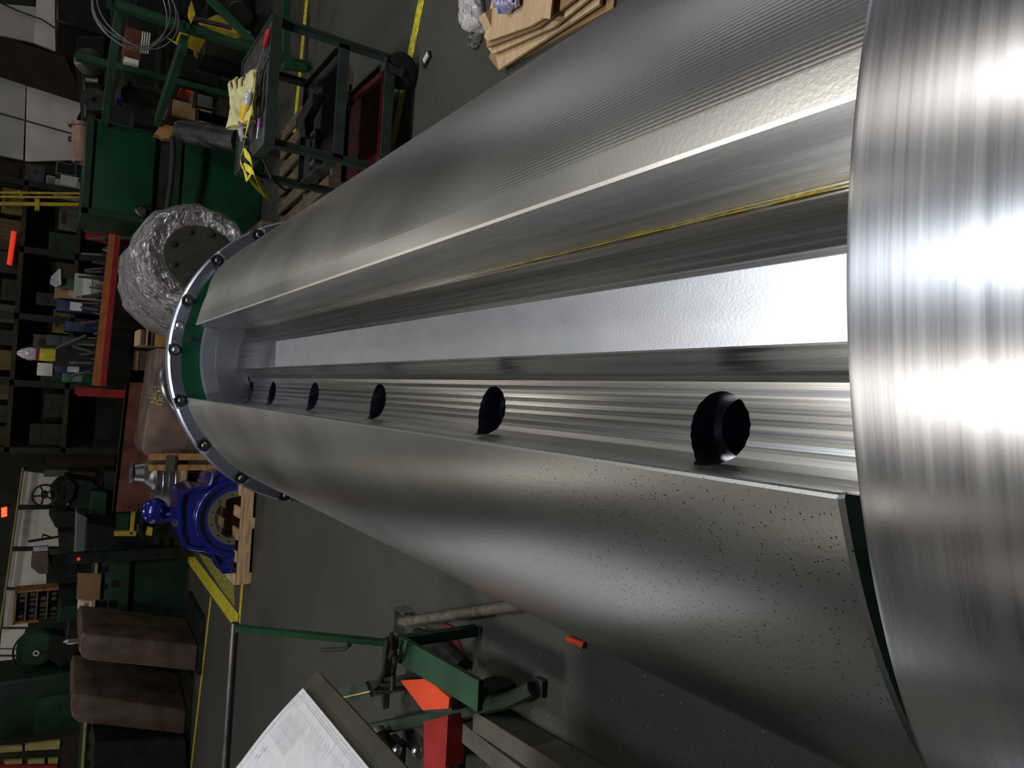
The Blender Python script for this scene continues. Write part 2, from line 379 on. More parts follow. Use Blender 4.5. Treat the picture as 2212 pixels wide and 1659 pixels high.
# left wall, trough, ledge, right wall
for x, z in [(-.0492, -.450), (-.0525, -.500), (-.0548, -.545), (-.0545, -.568), (-.0505, -.584), (-.0430, -.5925), (-.0360, -.5945), (-.0310, -.5968), (-.0250, -.5968), (-.0200, -.5990),
             (-.0145, -.5985), (-.0090, -.6005), (-.0030, -.5995), (.0030, -.6015), (.0090, -.6003), (.0145, -.6020), (.0205, -.6008), (.0270, -.6018), (.0345, -.5998), (.0385, -.5968), (.0450, -.592), (.0500, -.5850), (.0545, -.577), (.0580, -.5685), (.0610, -.560), (.0640, -.5535),
             (.1380, -.560), (.150, -.5615), (.170, -.5680), (.190, -.5755), (.2070, -.5795), (.2090, -.572), (.2050, -.53), (.1995, -.46)]:
    prof.append((x, z, .205, 2.62, 0))
ST = [(0, .006), (.006, .0), ('m', .0), (-.006, 0), (-.0001, .003)]
b = MB(); rings = []
cx_, cz_ = RC.x, RC.z-1.6
for k in range(4):
    ring = []
    for x, z, y0, y1, shell in prof:
        y = [y0, y0+.003, y1-.004, y1][k]; s_ = 1.0
        if shell and k in (0, 3): s_ = (.4972/.5)
        ring.append(b.bm.verts.new((cx_+(x-cx_)*s_, y, 1.6+cz_+(z-cz_)*s_)))
    rings.append(ring)
n = len(prof)
for k in range(3):
    for i in range(n):
        j = (i+1) % n; b.bm.faces.new((rings[k][i], rings[k][j], rings[k+1][j], rings[k+1][i]))
b.bm.faces.new(rings[0][::-1]); b.bm.faces.new(rings[-1])
bmesh.ops.triangulate(b.bm, faces=[f for f in b.bm.faces if len(f.verts) > 8])
body = b.build('roll_body', [m_body, m_groove, m_hole], roll, sharp=.30)
# bores, square to the groove (leaning five degrees)
gn = Vector((-.02, 0, .9998))
cut = MB(); BY = [.508, .967, 1.432, 1.872, 2.285, 2.572]
for y in BY:
    o = Vector((-.0152, y, 1.03))
    cut.cyl(o+gn*.034, o-gn*.072, .0392, seg=64)
cutA = cut.build('cutter', m_hole)
cut = MB()
for y in BY:
    o = Vector((-.0152, y, 1.03)); cut.cyl(o-gn*.065, o-gn*.30, .0335, seg=64)
cutB = cut.build('cutter', m_hole)
for c in (cutA, cutB):
    md = body.modifiers.new('bores', 'BOOLEAN'); md.operation = 'DIFFERENCE'; md.object = c; md.solver = 'EXACT'
bpy.context.view_layer.update()
dg = bpy.context.evaluated_depsgraph_get()
me = bpy.data.meshes.new_from_object(body.evaluated_get(dg)); body.modifiers.clear(); body.data = me
me.name = 'roll_body'
for c in (cutA, cutB): bpy.data.objects.remove(c)
while len(me.materials) < 3: me.materials.append(m_hole)
me.materials.clear()
m_bore = mat('bore_steel', (.26, .28, .36), .25, 1, .2, 30, .05)
for mm in (m_body, m_groove, m_bore, m_neck): me.materials.append(mm)
for p in me.polygons:
    c = p.center; r = math.hypot(c.x, c.z); nn = p.normal
    d = Vector((c.x - (-.0152-RC.x) , 0, c.z-(1.03-RC.z))); t_ = d.dot(gn); off = (d-gn*t_).length
    ny = min(abs(c.y+RC.y-y) for y in BY)
    inb = math.hypot(off, ny)
    if inb < .0402 and ((inb > .0320 and abs(nn.dot(gn)) < .08) or t_ < -.08): p.material_index = 2
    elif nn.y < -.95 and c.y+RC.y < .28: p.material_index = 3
    elif r > .488 or abs(nn.y) > .9: p.material_index = 0
    else: p.material_index = 1
    if p.material_index == 1: p.use_smooth = False
# ground flat strip on the ledge
sp = [(.0640, -.5530), (.0655, -.5465), (.1378, -.5440), (.1400, -.560)]
MB().poly([(x, .205, 1.6+z) for x, z in sp], (0, 2.07-.205, 0)).build('ground_strip', m_strip, roll, origin=RC)
roll.children[-1]['label'] = 'bright ground flat strip beside the bores'
# sealant bead in the corner of the right wall
rnd = random.Random(3)
MB().tube([(.2068+rnd.uniform(-.0005, .0005), .21+i*.03, 1.6-.5765+rnd.uniform(-.0006, .0006)) for i in range(30)], [.0012*rnd.uniform(.5, 1.2)*(1-.7*i/30) for i in range(30)], 6).build('sealant_bead', m_brass, roll, origin=RC)
# necks under the open ends of the shell
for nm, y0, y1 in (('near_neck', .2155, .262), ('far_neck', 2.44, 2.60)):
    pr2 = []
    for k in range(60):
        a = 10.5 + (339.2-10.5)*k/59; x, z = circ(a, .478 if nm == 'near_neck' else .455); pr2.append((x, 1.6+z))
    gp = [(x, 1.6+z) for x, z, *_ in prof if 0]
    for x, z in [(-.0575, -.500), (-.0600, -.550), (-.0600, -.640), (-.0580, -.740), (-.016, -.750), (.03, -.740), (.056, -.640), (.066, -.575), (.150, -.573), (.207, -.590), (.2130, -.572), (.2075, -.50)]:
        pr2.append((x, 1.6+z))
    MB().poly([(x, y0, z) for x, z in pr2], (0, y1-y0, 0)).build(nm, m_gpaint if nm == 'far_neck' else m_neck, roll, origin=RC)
# near collar, turned bright, reaching back under the camera
Cx, Cz = RC.x, RC.z
MB().lathe([(.16, -.42), (.536, -.42), (.54, -.415), (.54, .2120), (.5385, .2155), (.16, .2155)], (Cx, 0, Cz), (0, 1, 0), 192).build('near_collar', m_collar, roll, origin=RC)
MB().cyl((Cx, -1.15, Cz), (Cx, .24, Cz), .17, seg=64).build('near_journal', m_bright, roll)
# far flange ring with counterbores
fl = MB().lathe([(.10, 2.668), (.5, 2.668), (.5, 2.6655), (.5345, 2.6655), (.541, 2.673), (.541, 2.73), (.53, 2.742), (.10, 2.742)], (Cx, 0, Cz), (0, 1, 0), 144).build('far_flange', m_ring, roll, origin=RC)
BA = [0.3+19.45*k for k in range(-9, 10)][:18]
cb = MB()
for a in BA:
    x, z = circ(a, .5185); cb.cyl((x, 2.60, 1.6+z), (x, 2.685, 1.6+z), .0205, seg=24)
x, z = circ(9.6, .5185); cb.cyl((x, 2.60, 1.6+z), (x, 2.675, 1.6+z), .0150, seg=24)
cbo = cb.build('cutter', m_hole)
md = fl.modifiers.new('counterbores', 'BOOLEAN'); md.operation = 'DIFFERENCE'; md.object = cbo; md.solver = 'EXACT'
bpy.context.view_layer.update(); dg = bpy.context.evaluated_depsgraph_get()
fl.data = bpy.data.meshes.new_from_object(fl.evaluated_get(dg)); fl.modifiers.clear(); bpy.data.objects.remove(cbo)
MB().lathe([(.43, 2.664), (.499, 2.664), (.499, 2.6675), (.43, 2.6675)], (Cx, 0, Cz), (0, 1, 0), 144).build('painted_end_face', m_gpaint, roll, origin=RC)
MB().lathe([(.30, 2.602), (.398, 2.602), (.402, 2.60), (.441, 2.612), (.441, 2.662), (.30, 2.662)], (Cx, 0, Cz), (0, 1, 0), 96).build('locating_ring', mat('blue_bright_steel', (.42, .44, .52), .42, 1, .15, 9, .05), roll, origin=RC)
MB().lathe([(.0, 2.621), (.398, 2.621), (.398, 2.66), (.0, 2.66)], (Cx, 0, Cz), (0, 1, 0), 64).build('dark_cavity_disc', m_hole, roll, origin=RC)  # black disc painted in for the shaded cavity past the groove
x, z = circ(5.2, .482); MB().cyl((x, 2.655, 1.6+z), (x, 2.665, 1.6+z), .011, seg=20).build('set_screw', m_dsteel, roll)
protoh = None
for a in BA + [9.6]:
    x, z = circ(a, .5185); sm = (a == 9.6)
    h = MB(); h.cyl((0, -.022, 0), (0, .002, 0), .0125 if not sm else .0115, seg=6 if not sm else 16)
    h.cyl((0, -.008, 0), (0, .004, 0), .0150, seg=20)
    h.cyl((0, -.0245, 0), (0, -.021, 0), .0085, seg=16).bevel(.001, 1)
    o = h.build('flange_bolt', m_bolt if abs(a) > 12 else m_bright, None, origin=(0, 0, 0))
    o.parent = roll; o.location = Vector((x, 2.680, 1.6+z)) - RC; o.rotation_euler = (0, rnd.uniform(0, 1), 0)
MB().cyl((Cx, 2.742, Cz), (Cx, 3.5, Cz), .17, seg=64).build('far_journal', m_bright, roll)
# stands that carry the journals
for y, lab in ((-.75, 'heavy green steel stand under the near journal of the roll'), (3.2, 'heavy green steel stand under the far journal of the roll')):
    t = thing('roll_stand', lab, 'stand', (Cx, y, 0), 'stands under the roll')
    MB().poly([(Cx-.30, y-.06, .06), (Cx+.30, y-.06, .06), (Cx+.24, y-.06, .66), (Cx+.16, y-.06, .66), (Cx+.10, y-.06, .545), (Cx, y-.06, .535), (Cx-.10, y-.06, .545), (Cx-.16, y-.06, .66), (Cx-.24, y-.06, .66)], (0, .12, 0)).build('saddle', m_gdark, t)
    MB().box((Cx, y, .03), (.8, .3, .06)).build('base_plate', m_dsteel, t)
#@@BG
# ================================================================ floor markings
def tape(p, q, w, z=.0015):
    p, q = Vector(p), Vector(q); d = (q-p).normalized(); s_ = Vector((-d.y, d.x, 0))*w/2
    return [(p.x+s_.x, p.y+s_.y, z), (q.x+s_.x, q.y+s_.y, z), (q.x-s_.x, q.y-s_.y, z), (p.x-s_.x, p.y-s_.y, z)]
def tape_obj(p, q, w, lab, grp='yellow floor lines'):
    o = MB().poly(tape(p, q, w, .001), (0, 0, .002)).build('floor_line', m_yline); tag(o, lab, 'floor marking', grp); return o
def fl_(x, y): v = F(x, y); return (v.x, v.y, 0)
def ext(p, q, k): return tuple(p[i]+(q[i]-p[i])*k for i in range(3))
tape_obj(ext(fl_(870, 205), fl_(911, 0), 1.7), ext(fl_(911, 0), fl_(870, 205), 2.2), .085, 'yellow floor line under the caster of the tool cart')
tape_obj(ext(fl_(617, 480), fl_(663, 0), 1.6), ext(fl_(663, 0), fl_(617, 480), 1.3), .085, 'yellow floor line passing behind the tool cart')
tape_obj(ext(fl_(541, 1040), fl_(515, 1352), -.3), fl_(517, 1345), .075, 'yellow floor line in front of the blue housing pallet')
tape_obj(fl_(392, 1180), fl_(516, 1348), .16, 'wide slanting yellow floor line left of the blue housing')
tape_obj(fl_(456, 1290), fl_(413, 1659), .07, 'thin yellow floor line in front of the brown steel blocks')
pt = MB().poly([fl_(428, 1195), fl_(474, 1215), fl_(505, 1240), fl_(507, 1310), fl_(480, 1275)], (0, 0, .0015)).build('worn_paint_patch', mat('worn_yellow_paint', (.09, .085, .03), .6, 0, .9, 40, .1, col2=(.26, .24, .04)))
tag(pt, 'worn yellow painted triangle on the floor beside the blue housing', 'floor paint')
# ================================================================ tool cart
X0, X1, Y0, Y1, ZT = 1.20, 1.79, 3.54, 4.14, .787
ct = thing('tool_cart', 'dark green steel tool cart with three tiers and a red bottom tray', 'cart', (1.495, 3.84, 0))
MB().box(((X0+X1)/2, (Y0+Y1)/2, ZT-.012), (X1-X0+.04, Y1-Y0+.04, .012)).build('top_tray', m_dsteel, ct)
r_ = MB()
for a, c in (((X0-.02, Y0-.02), (X1+.02, Y0-.02)), ((X1+.02, Y0-.02), (X1+.02, Y1+.02)), ((X1+.02, Y1+.02), (X0-.02, Y1+.02)), ((X0-.02, Y1+.02), (X0-.02, Y0-.02))):
    r_.bar((a[0], a[1], ZT-.02), (c[0], c[1], ZT-.02), .008, .05)
r_.build('tray_rim', m_gcart, ct)
for x in (X0, X1):
    for y in (Y0, Y1):
        m1 = MB(); m1.box((x+(.016 if x < 1.5 else -.016)*0, y, (ZT+.13)/2), (.042, .008, ZT-.13)).box((x+(-.019 if x < 1.5 else .019), y, (ZT+.13)/2), (.006, .042, ZT-.13)).build('leg', m_gcart, ct)
for z, nm in ((.42, 'middle_shelf'), (.165, 'bottom_tray')):
    MB().box(((X0+X1)/2, (Y0+Y1)/2, z), (X1-X0-.03, Y1-Y0-.03, .008)).build(nm, m_dsteel if nm[0] == 'm' else m_redtray, ct)
    q = MB()
    for a, c in (((X0, Y0), (X1, Y0)), ((X1, Y0), (X1, Y1)), ((X1, Y1), (X0, Y1)), ((X0, Y1), (X0, Y0))):
        q.bar((a[0], a[1], z), (c[0], c[1], z), .008, .055)
    q.build('shelf_rail', m_gcart, ct)
# scalloped red lip of the bottom tray
pts = []
for i in range(27):
    pts.append((X0+.02+(X1-X0-.04)*i/26, Y0+.022, .197+.006*abs(math.sin(i*PI/2))))
MB().poly([(X0+.02, Y0+.022, .166)] + pts + [(X1-.02, Y0+.022, .166)], (0, .003, 0)).build('scalloped_lip', m_redtray, ct)
def caster(x, y):
    w_ = MB().lathe([(.012, -.020), (.075, -.024), (.092, -.018), (.096, 0), (.092, .018), (.075, .024), (.012, .020)], (x, y, .098), (.25, .97, 0), 40).build('caster_wheel', m_black, ct)
    MB().cyl((x-.006, y-.026, .098), (x+.006, y+.026, .098), .016, seg=16).build('hub', m_dsteel, w_)
    MB().box((x, y, .20-.005), (.07, .07, .012)).bar((x-.03, y-.03, .098), (x-.01, y-.03, .195), .004, .04).bar((x+.01, y+.03, .098), (x+.01, y+.03, .195), .04, .004).build('caster_fork', m_dsteel, ct)
for x in (X0+.02, X1-.03):
    for y in (Y0+.02, Y1-.03): caster(x, y)
# things on the cart
ZC = ZT-.006
def on(px, py, z=ZC+.0): return F(px, py, z)
def glove(loc, th, lab, flip=1, tw=0.0):
    """loose leather glove: fingers along +X, hand tilted by th about its length"""
    t = thing('work_glove', lab, 'glove', loc, 'leather work gloves on the cart')
    m1 = MB(); bm_ = m1.bm
    def loft(secs, n_=20):
        R = []
        for (x, y, z, rx, rz_) in secs:
            R.append([bm_.verts.new((x+rx*math.cos(2*PI*k/n_), y, z+rz_*math.sin(2*PI*k/n_))) for k in range(n_)])
        for a, b2 in zip(R, R[1:]):
            for k in range(n_): bm_.faces.new((a[k], a[(k+1) % n_], b2[(k+1) % n_], b2[k]))
        bm_.faces.new(R[0][::-1]); bm_.faces.new(R[-1])
    loft([(0, -.155, .026, .068, .024), (0, -.12, .027, .060, .024), (.0, -.085, .026, .050, .023), (0, -.05, .026, .050, .023), (0, -.01, .027, .056, .024), (0, .03, .027, .055, .021), (0, .042, .027, .050, .015)])
    for x, ln, bend in ((-.046, .062, .020), (-.0155, .080, .030), (.0160, .074, .022), (.0465, .055, .028)):
        pts = [(x, .015, .027), (x*1.06, .035+ln*.25, .034), (x*1.13, .035+ln*.6, .027+bend*.5), (x*1.16, .035+ln*.88, .024), (x*1.17, .035+ln, .016)]
        m1.tube(pts, [.0132, .0130, .0126, .0112, .0070], 12)
    m1.tube([(flip*.035, -.055, .026), (flip*.062, -.030, .026), (flip*.078, .000, .023), (flip*.082, .024, .018)], [.018, .0165, .0150, .0100], 12)
    o = m1.build('glove_leather', m_glove, None, origin=(0, 0, 0))
    md = o.modifiers.new('weld', 'REMESH'); md.mode = 'VOXEL'; md.voxel_size = .0042; md.use_smooth_shade = True
    sm_ = o.modifiers.new('smooth', 'SMOOTH'); sm_.iterations = 3
    bpy.context.view_layer.update(); dg = bpy.context.evaluated_depsgraph_get()
    o.data = bpy.data.meshes.new_from_object(o.evaluated_get(dg)); o.modifiers.clear()
    for v in o.data.vertices:            # creases and sag
        c = v.co; v.co += Vector((0, 0, .0030*math.sin(c.y*48+c.x*35+2*math.sin(c.x*40))*math.cos(c.x*50+c.y*21+1)+.0012*math.sin(c.y*130+3*math.sin(c.x*60))))
    h = MB(); n_ = 28
    h.tube([(.067*math.cos(2*PI*k/n_), -.155, .026+.023*math.sin(2*PI*k/n_)) for k in range(n_)], .0032, 6, closed=True)
    ho = h.build('cuff_hem', m_glove, None, origin=(0, 0, 0))
    M_ = Matrix(((0, 1, 0), (-math.cos(th), 0, -math.sin(th)), (-math.sin(th), 0, math.cos(th)))).to_4x4()
    M_ = Matrix.Rotation(tw, 4, 'Z') @ M_
    for q in (o, ho): q.data.transform(M_); q.parent = t; q.location = (0, 0, 0)
    return t
glove((1.50, 3.885, ZC+.050), math.radians(36), 'tan leather work glove lying on top, fingers pointing away from the yellow tube', 1, .05)
glove((1.49, 3.725, ZC+.016), math.radians(6), 'tan leather work glove lying flat under the yellow labelled tube on the cart', -1, -.05)
# labelled grease cartridge
ga, gb = on(526, 262, ZC+.062), on(540, 200, ZC+.062)
t = thing('grease_cartridge', 'yellow labelled plastic tube lying across the leather gloves', 'tube', ((ga+gb)/2).to_tuple()[:2]+(ZC+.04,))
d = (gb-ga).normalized(); Lg = (gb-ga).length
MB().cyl(ga, ga+d*Lg*.62, .0245, seg=24).build('label_sleeve', m_ylabel, t)
MB().lathe([(0, 0), (.024, 0), (.023, Lg*.06), (.022, Lg*.30), (.014, Lg*.38), (0, Lg*.38)], ga+d*Lg*.62, d, 20).build('clear_tube', m_tube, t)
MB().cyl(ga-d*.018, ga, .0235, seg=20).build('end_cap', mat('purple_cap', (.12, .08, .30), .4), t)
MB().cyl(gb, gb+d*.02, .007, .004, seg=12).build('nozzle', m_gwhite, t)
bd = MB()
for k in (.12, .2, .27, .34, .42, .5): bd.cyl(ga+d*Lg*k, ga+d*(Lg*k+.0022), .0248, seg=24)
bd.build('label_print', m_dsteel, t)
# strap
sp_ = [(553, 150), (548, 210), (540, 245), (527, 318), (541, 345), (545, 370), (533, 385), (527, 360), (548, 375), (568, 410), (585, 430)]
def ribbon(pts, w_, th=.002):
    m1 = MB(); pts = [Vector(p) for p in pts]; fr = []
    dense = []
    for i in range(len(pts)-1):
        for k in range(5):
            t0 = k/5; p0, p1, p2, p3 = pts[max(i-1, 0)], pts[i], pts[i+1], pts[min(i+2, len(pts)-1)]
            dense.append(.5*((2*p1)+(-p0+p2)*t0+(2*p0-5*p1+4*p2-p3)*t0**2+(-p0+3*p1-3*p2+p3)*t0**3))
    dense.append(pts[-1]); n_ = len(dense); rs = []
    for i, p in enumerate(dense):
        d_ = (dense[min(i+1, n_-1)]-dense[max(i-1, 0)]).normalized()
        s_ = d_.cross(Vector((.2*math.sin(i*.5), .2, 1))).normalized()*w_/2; u = d_.cross(s_).normalized()*th/2
        rs.append([m1.bm.verts.new(p+s_+u), m1.bm.verts.new(p-s_+u), m1.bm.verts.new(p-s_-u), m1.bm.verts.new(p+s_-u)])
    for a, b2 in zip(rs, rs[1:]):
        for k in range(4): m1.bm.faces.new((a[k], a[(k+1) % 4], b2[(k+1) % 4], b2[k]))
    m1.bm.faces.new(rs[0][::-1]); m1.bm.faces.new(rs[-1]); return m1
zz = [ZC+.05, ZC+.055, ZC+.06, ZC+.02, ZC+.015, ZC+.02, ZC+.035, ZC+.05, ZC+.02, ZC-.05, ZC-.16]
o = ribbon([on(x, y, z) for (x, y), z in zip(sp_, zz)], .036).build('ratchet_strap', m_strap)
tag(o, 'yellow webbing strap looped over the cart top and hanging off its left side', 'strap')
o = ribbon([on(x, y, z) for x, y, z in ((527, 318, ZC+.02), (519, 345, ZC+.01), (530, 372, ZC+.015), (552, 402, ZC-.06), (574, 424, ZC-.14))], .018).build('ratchet_strap', m_strap)
tag(o, 'thinner yellow strap end crossing under the wide yellow strap', 'strap')
# hand tools
def rod_thing(name, lab, cat, a, b2, r, m, grp=None, extra=None):
    t = thing(name, lab, cat, tuple((a+b2)/2), grp)
    MB().cyl(a, b2, r, seg=12).build('shaft', m, t)
    if extra: extra(t)
    return t
a, b2 = on(583, 62, ZC+.017), on(563, 128, ZC+.017)
t = thing('screwdriver', 'red handled screwdriver near the right end of the cart top', 'screwdriver', tuple((a+b2)/2))
d = (b2-a); MB().tube([a, a+d*.1, a+d*.45, a+d*.6], [.008, .013, .013, .008], 10).build('handle', m_red, t)
MB().cyl(a+d*.6, b2+d*.45, .004, seg=8).build('blade', m_bright, t)
for i, (p, q, lab) in enumerate((((580, 118), (556, 180), 'long bright steel wrench lying between the gloves and the screwdriver'),
                                 ((573, 120), (562, 172), 'short bright steel wrench nearest the front edge of the cart top'))):
    a, b2 = on(*p, ZC+.008), on(*q, ZC+.008); t = thing('wrench', lab, 'wrench', tuple((a+b2)/2), 'steel wrenches on the cart'); d = (b2-a).normalized()
    MB().bar(a, b2, .014, .006).build('shaft', m_bright, t)
    MB().lathe([(.009, -.005), (.018, -.005), (.018, .005), (.009, .005)], a, (0, 0, 1), 20).build('ring_end', m_bright, t)
    s_ = Vector((-d.y, d.x, 0))
    MB().bar(b2, b2+d*.03+s_*.014, .010, .008).bar(b2, b2+d*.03-s_*.014, .010, .008).build('open_jaw', m_bright, t)
a, b2 = on(561, 256, ZC+.012), on(556, 300, ZC+.012)
t = thing('marker_pen', 'purple and silver pen at the left end of the cart top', 'pen', tuple((a+b2)/2))
MB().cyl(a, a+(b2-a)*.45, .008, seg=12).build('cap', mat('purple_plastic', (.35, .10, .45), .3), t)
MB().cyl(a+(b2-a)*.45, b2, .007, seg=12).build('barrel', m_bright, t)
a = on(520, 282, ZC+.03); b2 = on(527, 300, ZC+.02)
t = thing('pipe_fitting', 'small grey pipe fitting beside the cuff of the glove', 'fitting', tuple(on(520, 285, ZC)))
MB().cyl(on(517, 272, ZC+.022), b2, .014, .020, seg=16).build('fitting_body', m_clear, t)
MB().cyl(b2, on(530, 312, ZC+.014), .011, seg=6).build('hex_nut', m_dsteel, t)
a, b2 = on(533, 350, ZC+.01), on(522, 360, ZC+.01)
# bent handle at the cart's left side
t = tag(MB().tube([(X0-.02, 3.75, .74), (X0-.12, 3.72, .70), (X0-.15, 3.80, .60), (X0-.10, 3.95, .56)], .008, 8).build('bent_rod', m_gcart), 'thin bent steel rod sticking out at the left end of the cart', 'rod')
# clutter on the middle shelf
def scrap(name, lab, cat, pts, z, th, m, grp=None):
    q = [F(x, y, z) for x, y in pts]
    o = MB().poly([(p.x, p.y, z) for p in q], (0, 0, th)).bevel(.002, 1).build(name, m); return tag(o, lab, cat, grp)
scrap('steel_bracket', 'dark steel bracket on the middle shelf of the cart', 'bracket', [(652, 262), (690, 200), (700, 208), (672, 262), (676, 300), (664, 300)], .425, .04, m_dsteel)
t = thing('clamp', 'grey screw clamp at the left of the middle shelf of the cart', 'clamp', tuple(F(690, 310, .425)))
c0 = F(690, 310, .425)
MB().bar(c0+Vector((-.09, 0, .012)), c0+Vector((.08, .03, .012)), .02, .016).bar(c0+Vector((-.09, 0, .012)), c0+Vector((-.10, .09, .012)), .02, .016).bar(c0+Vector((.08, .03, .012)), c0+Vector((.07, .12, .012)), .02, .016).build('clamp_frame', m_grey, t)
MB().cyl(c0+Vector((-.13, .08, .016)), c0+Vector((.04, .11, .016)), .007, seg=10).build('clamp_screw', m_bright, t)
# ================================================================ cardboard heap, near right
def sheet(pts, z, th, m, lab, tilt=0, name='cardboard_sheet', cat='cardboard', grp='flattened cardboard by the roll'):
    q = [F(x, y, z) for x, y in pts]
    o = MB().poly([(p.x, p.y, z + tilt*(p.x-q[0].x)) for p in q], (0, 0, th)).build(name, m); return tag(o, lab, cat, grp)
sheet([(1060, 125), (1082, 154), (1330, 20), (1340, -60), (1150, -60)], .0, .012, m_cardd, 'lowest dark cardboard sheet of the heap, on the floor')
sheet([(1075, 118), (1082, 152), (1300, 12), (1310, -60), (1150, 60)], .03, .012, m_card, 'long pale cardboard sheet sliding under the roll edge')
sheet([(1055, 102), (1068, 118), (1200, 60), (1300, -20), (1250, -60), (1120, 30)], .06, .010, m_card, 'cardboard sheet with crumpled edge in the middle of the heap')
sheet([(1052, 80), (1056, 104), (1165, 62), (1260, -10), (1230, -70), (1130, 20)], .085, .010, m_cardd, 'brown cardboard sheet just below the top one')
sheet([(1062, 22), (1050, 82), (1058, 90), (1150, 58), (1180, 40), (1200, -60), (1080, -60)], .105, .010, m_card, 'topmost wide pale cardboard sheet of the heap')
sheet([(1172, 0), (1168, 40), (1192, 42), (1200, -30), (1175, -40)], .125, .008, m_card, 'small square cardboard flap on top of the heap')
o = MB().px([(1047, 26), (1066, 16), (1075, 24), (1072, 52), (1062, 60)], F(1060, 40, .12).y, .05).build('cardboard_flap', m_card); tag(o, 'cut cardboard flap standing beside the bubble wrap', 'cardboard', 'flattened cardboard by the roll')
def wrap_bag(pts, z, hgt, lab, m, seed=1):
    q = [F(x, y, z) for x, y in pts]; c = sum(q, Vector())/len(q); m1 = MB(); rn = random.Random(seed)
    rings = []
    for k, (s_, h) in enumerate(((1.0, 0), (1.03, .35), (.92, .75), (.6, .98), (.25, 1.0))):
        ring = []
        for i in range(len(q)):
            for f in (0, .33, .66):
                p = q[i].lerp(q[(i+1) % len(q)], f); p = c+(p-c)*s_*rn.uniform(.94, 1.06)
                ring.append(m1.bm.verts.new((p.x, p.y, z+hgt*h*rn.uniform(.85, 1.1))))
        rings.append(ring)
    L_ = len(rings[0])
    for a, b2 in zip(rings, rings[1:]):
        for i in range(L_): m1.bm.faces.new((a[i], a[(i+1) % L_], b2[(i+1) % L_], b2[i]))
    m1.bm.faces.new(rings[0][::-1]); m1.bm.faces.new(rings[-1])
    bmesh.ops.subdivide_edges(m1.bm, edges=m1.bm.edges[:], cuts=1, use_grid_fill=True)
    for v in m1.bm.verts: v.co += Vector([rn.uniform(-.006, .006) for _ in range(3)])
    return m1.build('plastic_wrap', m, sharp=.9)
m_bub = mat('bubble_wrap_plastic', (.66, .62, .62), .15, .25, .35, 45, .7, .9)
tag(wrap_bag([(1000, -40), (1008, 60), (1018, 72), (1052, 62), (1045, 0), (1040, -40)], .003, .06, 'x', m_bub, 2), 'crumpled clear bubble wrap at the edge of the cardboard heap', 'bubble wrap')
tag(wrap_bag([(1072, -40), (1080, 20), (1098, 28), (1122, 12), (1125, -40)], .13, .05, 'x', mat('tinted_wrap', (.40, .38, .58), .25, .15, .4, 60, .9, .8), 3), 'crumpled clear plastic bag on top of the cardboard heap', 'plastic bag')
sheet([(1070, -30), (1078, 30), (1120, 16), (1125, -30)], .118, .006, m_bluefilm, 'bright blue film sheet under the clear plastic bag', name='blue_film', cat='film', grp='blue film')
m_thin = mat('thin_film', (.16, .16, .14), .15, .1, .5, 30, .6, .9)
tag(wrap_bag([(1020, 85), (1022, 106), (1034, 104), (1046, 82), (1036, 74)], .0, .04, 'x', m_thin, 5), 'small loose scrap of thin film on the floor beside the cardboard', 'film scrap')
p0 = F(925, 130)
t = thing('key_fob', 'small dark key fob with silver buttons lying on the floor', 'key fob', (p0.x, p0.y, 0))
MB().box((p0.x, p0.y, .008), (.045, .085, .016), rz=.5).bevel(.004, 2).build('fob_body', m_black, t)
q = MB()
for k in (-.028, -.01, .008): q.box((p0.x-k*.45, p0.y+k*.9, .0185), (.030, .014, .008), rz=.5)
q.build('buttons', m_gwhite, t)
# ================================================================ wrapped drum
dF, dR = P(430, 557, 5.3), P(376, 626, 6.35)
ax = (dR-dF).normalized(); Ld = (dR-dF).length
t = thing('wrapped_drum', 'large drum wrapped in shiny stretch film with a bolted end plate', 'drum', (dF.x, dF.y, dF.z-.45))
pxm = 1534/ (CAM-dF).length
def lump(seed, prof_, seg=72, amp=.006):
    m1 = MB().lathe(prof_, dF, ax, seg); rn = random.Random(seed)
    for v in m1.bm.verts:
        a_ = math.atan2((v.co-dF).dot(Vector((1, 0, 0))), (v.co-dF).z)
        rr = amp*(math.sin(a_*9+seed)+math.sin(a_*17+(v.co-dF).dot(ax)*9)*.8+rn.uniform(-.9, .9))
        rad = (v.co-dF); rad -= ax*rad.dot(ax)
        if rad.length > .05: v.co += rad.normalized()*rr
    return m1
RD = .41
prof_d = [(.0, .03), (.20, .03), (.30, -.01), (.335, -.035), (.36, -.01), (RD-.03, .04), (RD, .10), (RD+.01, .25), (RD-.01, .45), (RD+.02, .65), (RD+.015, .85), (RD-.02, Ld), (.2, Ld+.03), (0, Ld+.03)]
lump(1, prof_d).build('film_wrapping', m_film, t, sharp=2)
MB().lathe([(0, .045), (.245, .045), (RD-.05, .10), (RD-.02, .2), (RD-.02, Ld-.02), (0, Ld-.02)], dF, ax, 48).build('drum_body', mat('drum_grey', (.12, .10, .10), .5, .2, .3, 6, .1), t)
MB().lathe([(0, -.012), (.222, -.012), (.228, -.006), (.228, .05), (0, .05)], dF, ax, 64).build('end_plate', mat('dark_plate', (.045, .042, .033), .6, .3, .3, 6, .05), t)
u = Vector((0, 0, 1)); u = (u-ax*u.dot(ax)).normalized(); v_ = ax.cross(u)
for k in range(8):
    a_ = 2*PI*k/8+.35; c = dF+(math.cos(a_)*u+math.sin(a_)*v_)*.182
    MB().cyl(c-ax*.030, c-ax*.010, .017, seg=6).cyl(c-ax*.014, c-ax*.010, .024, seg=16).build('plate_bolt', m_dsteel, t)
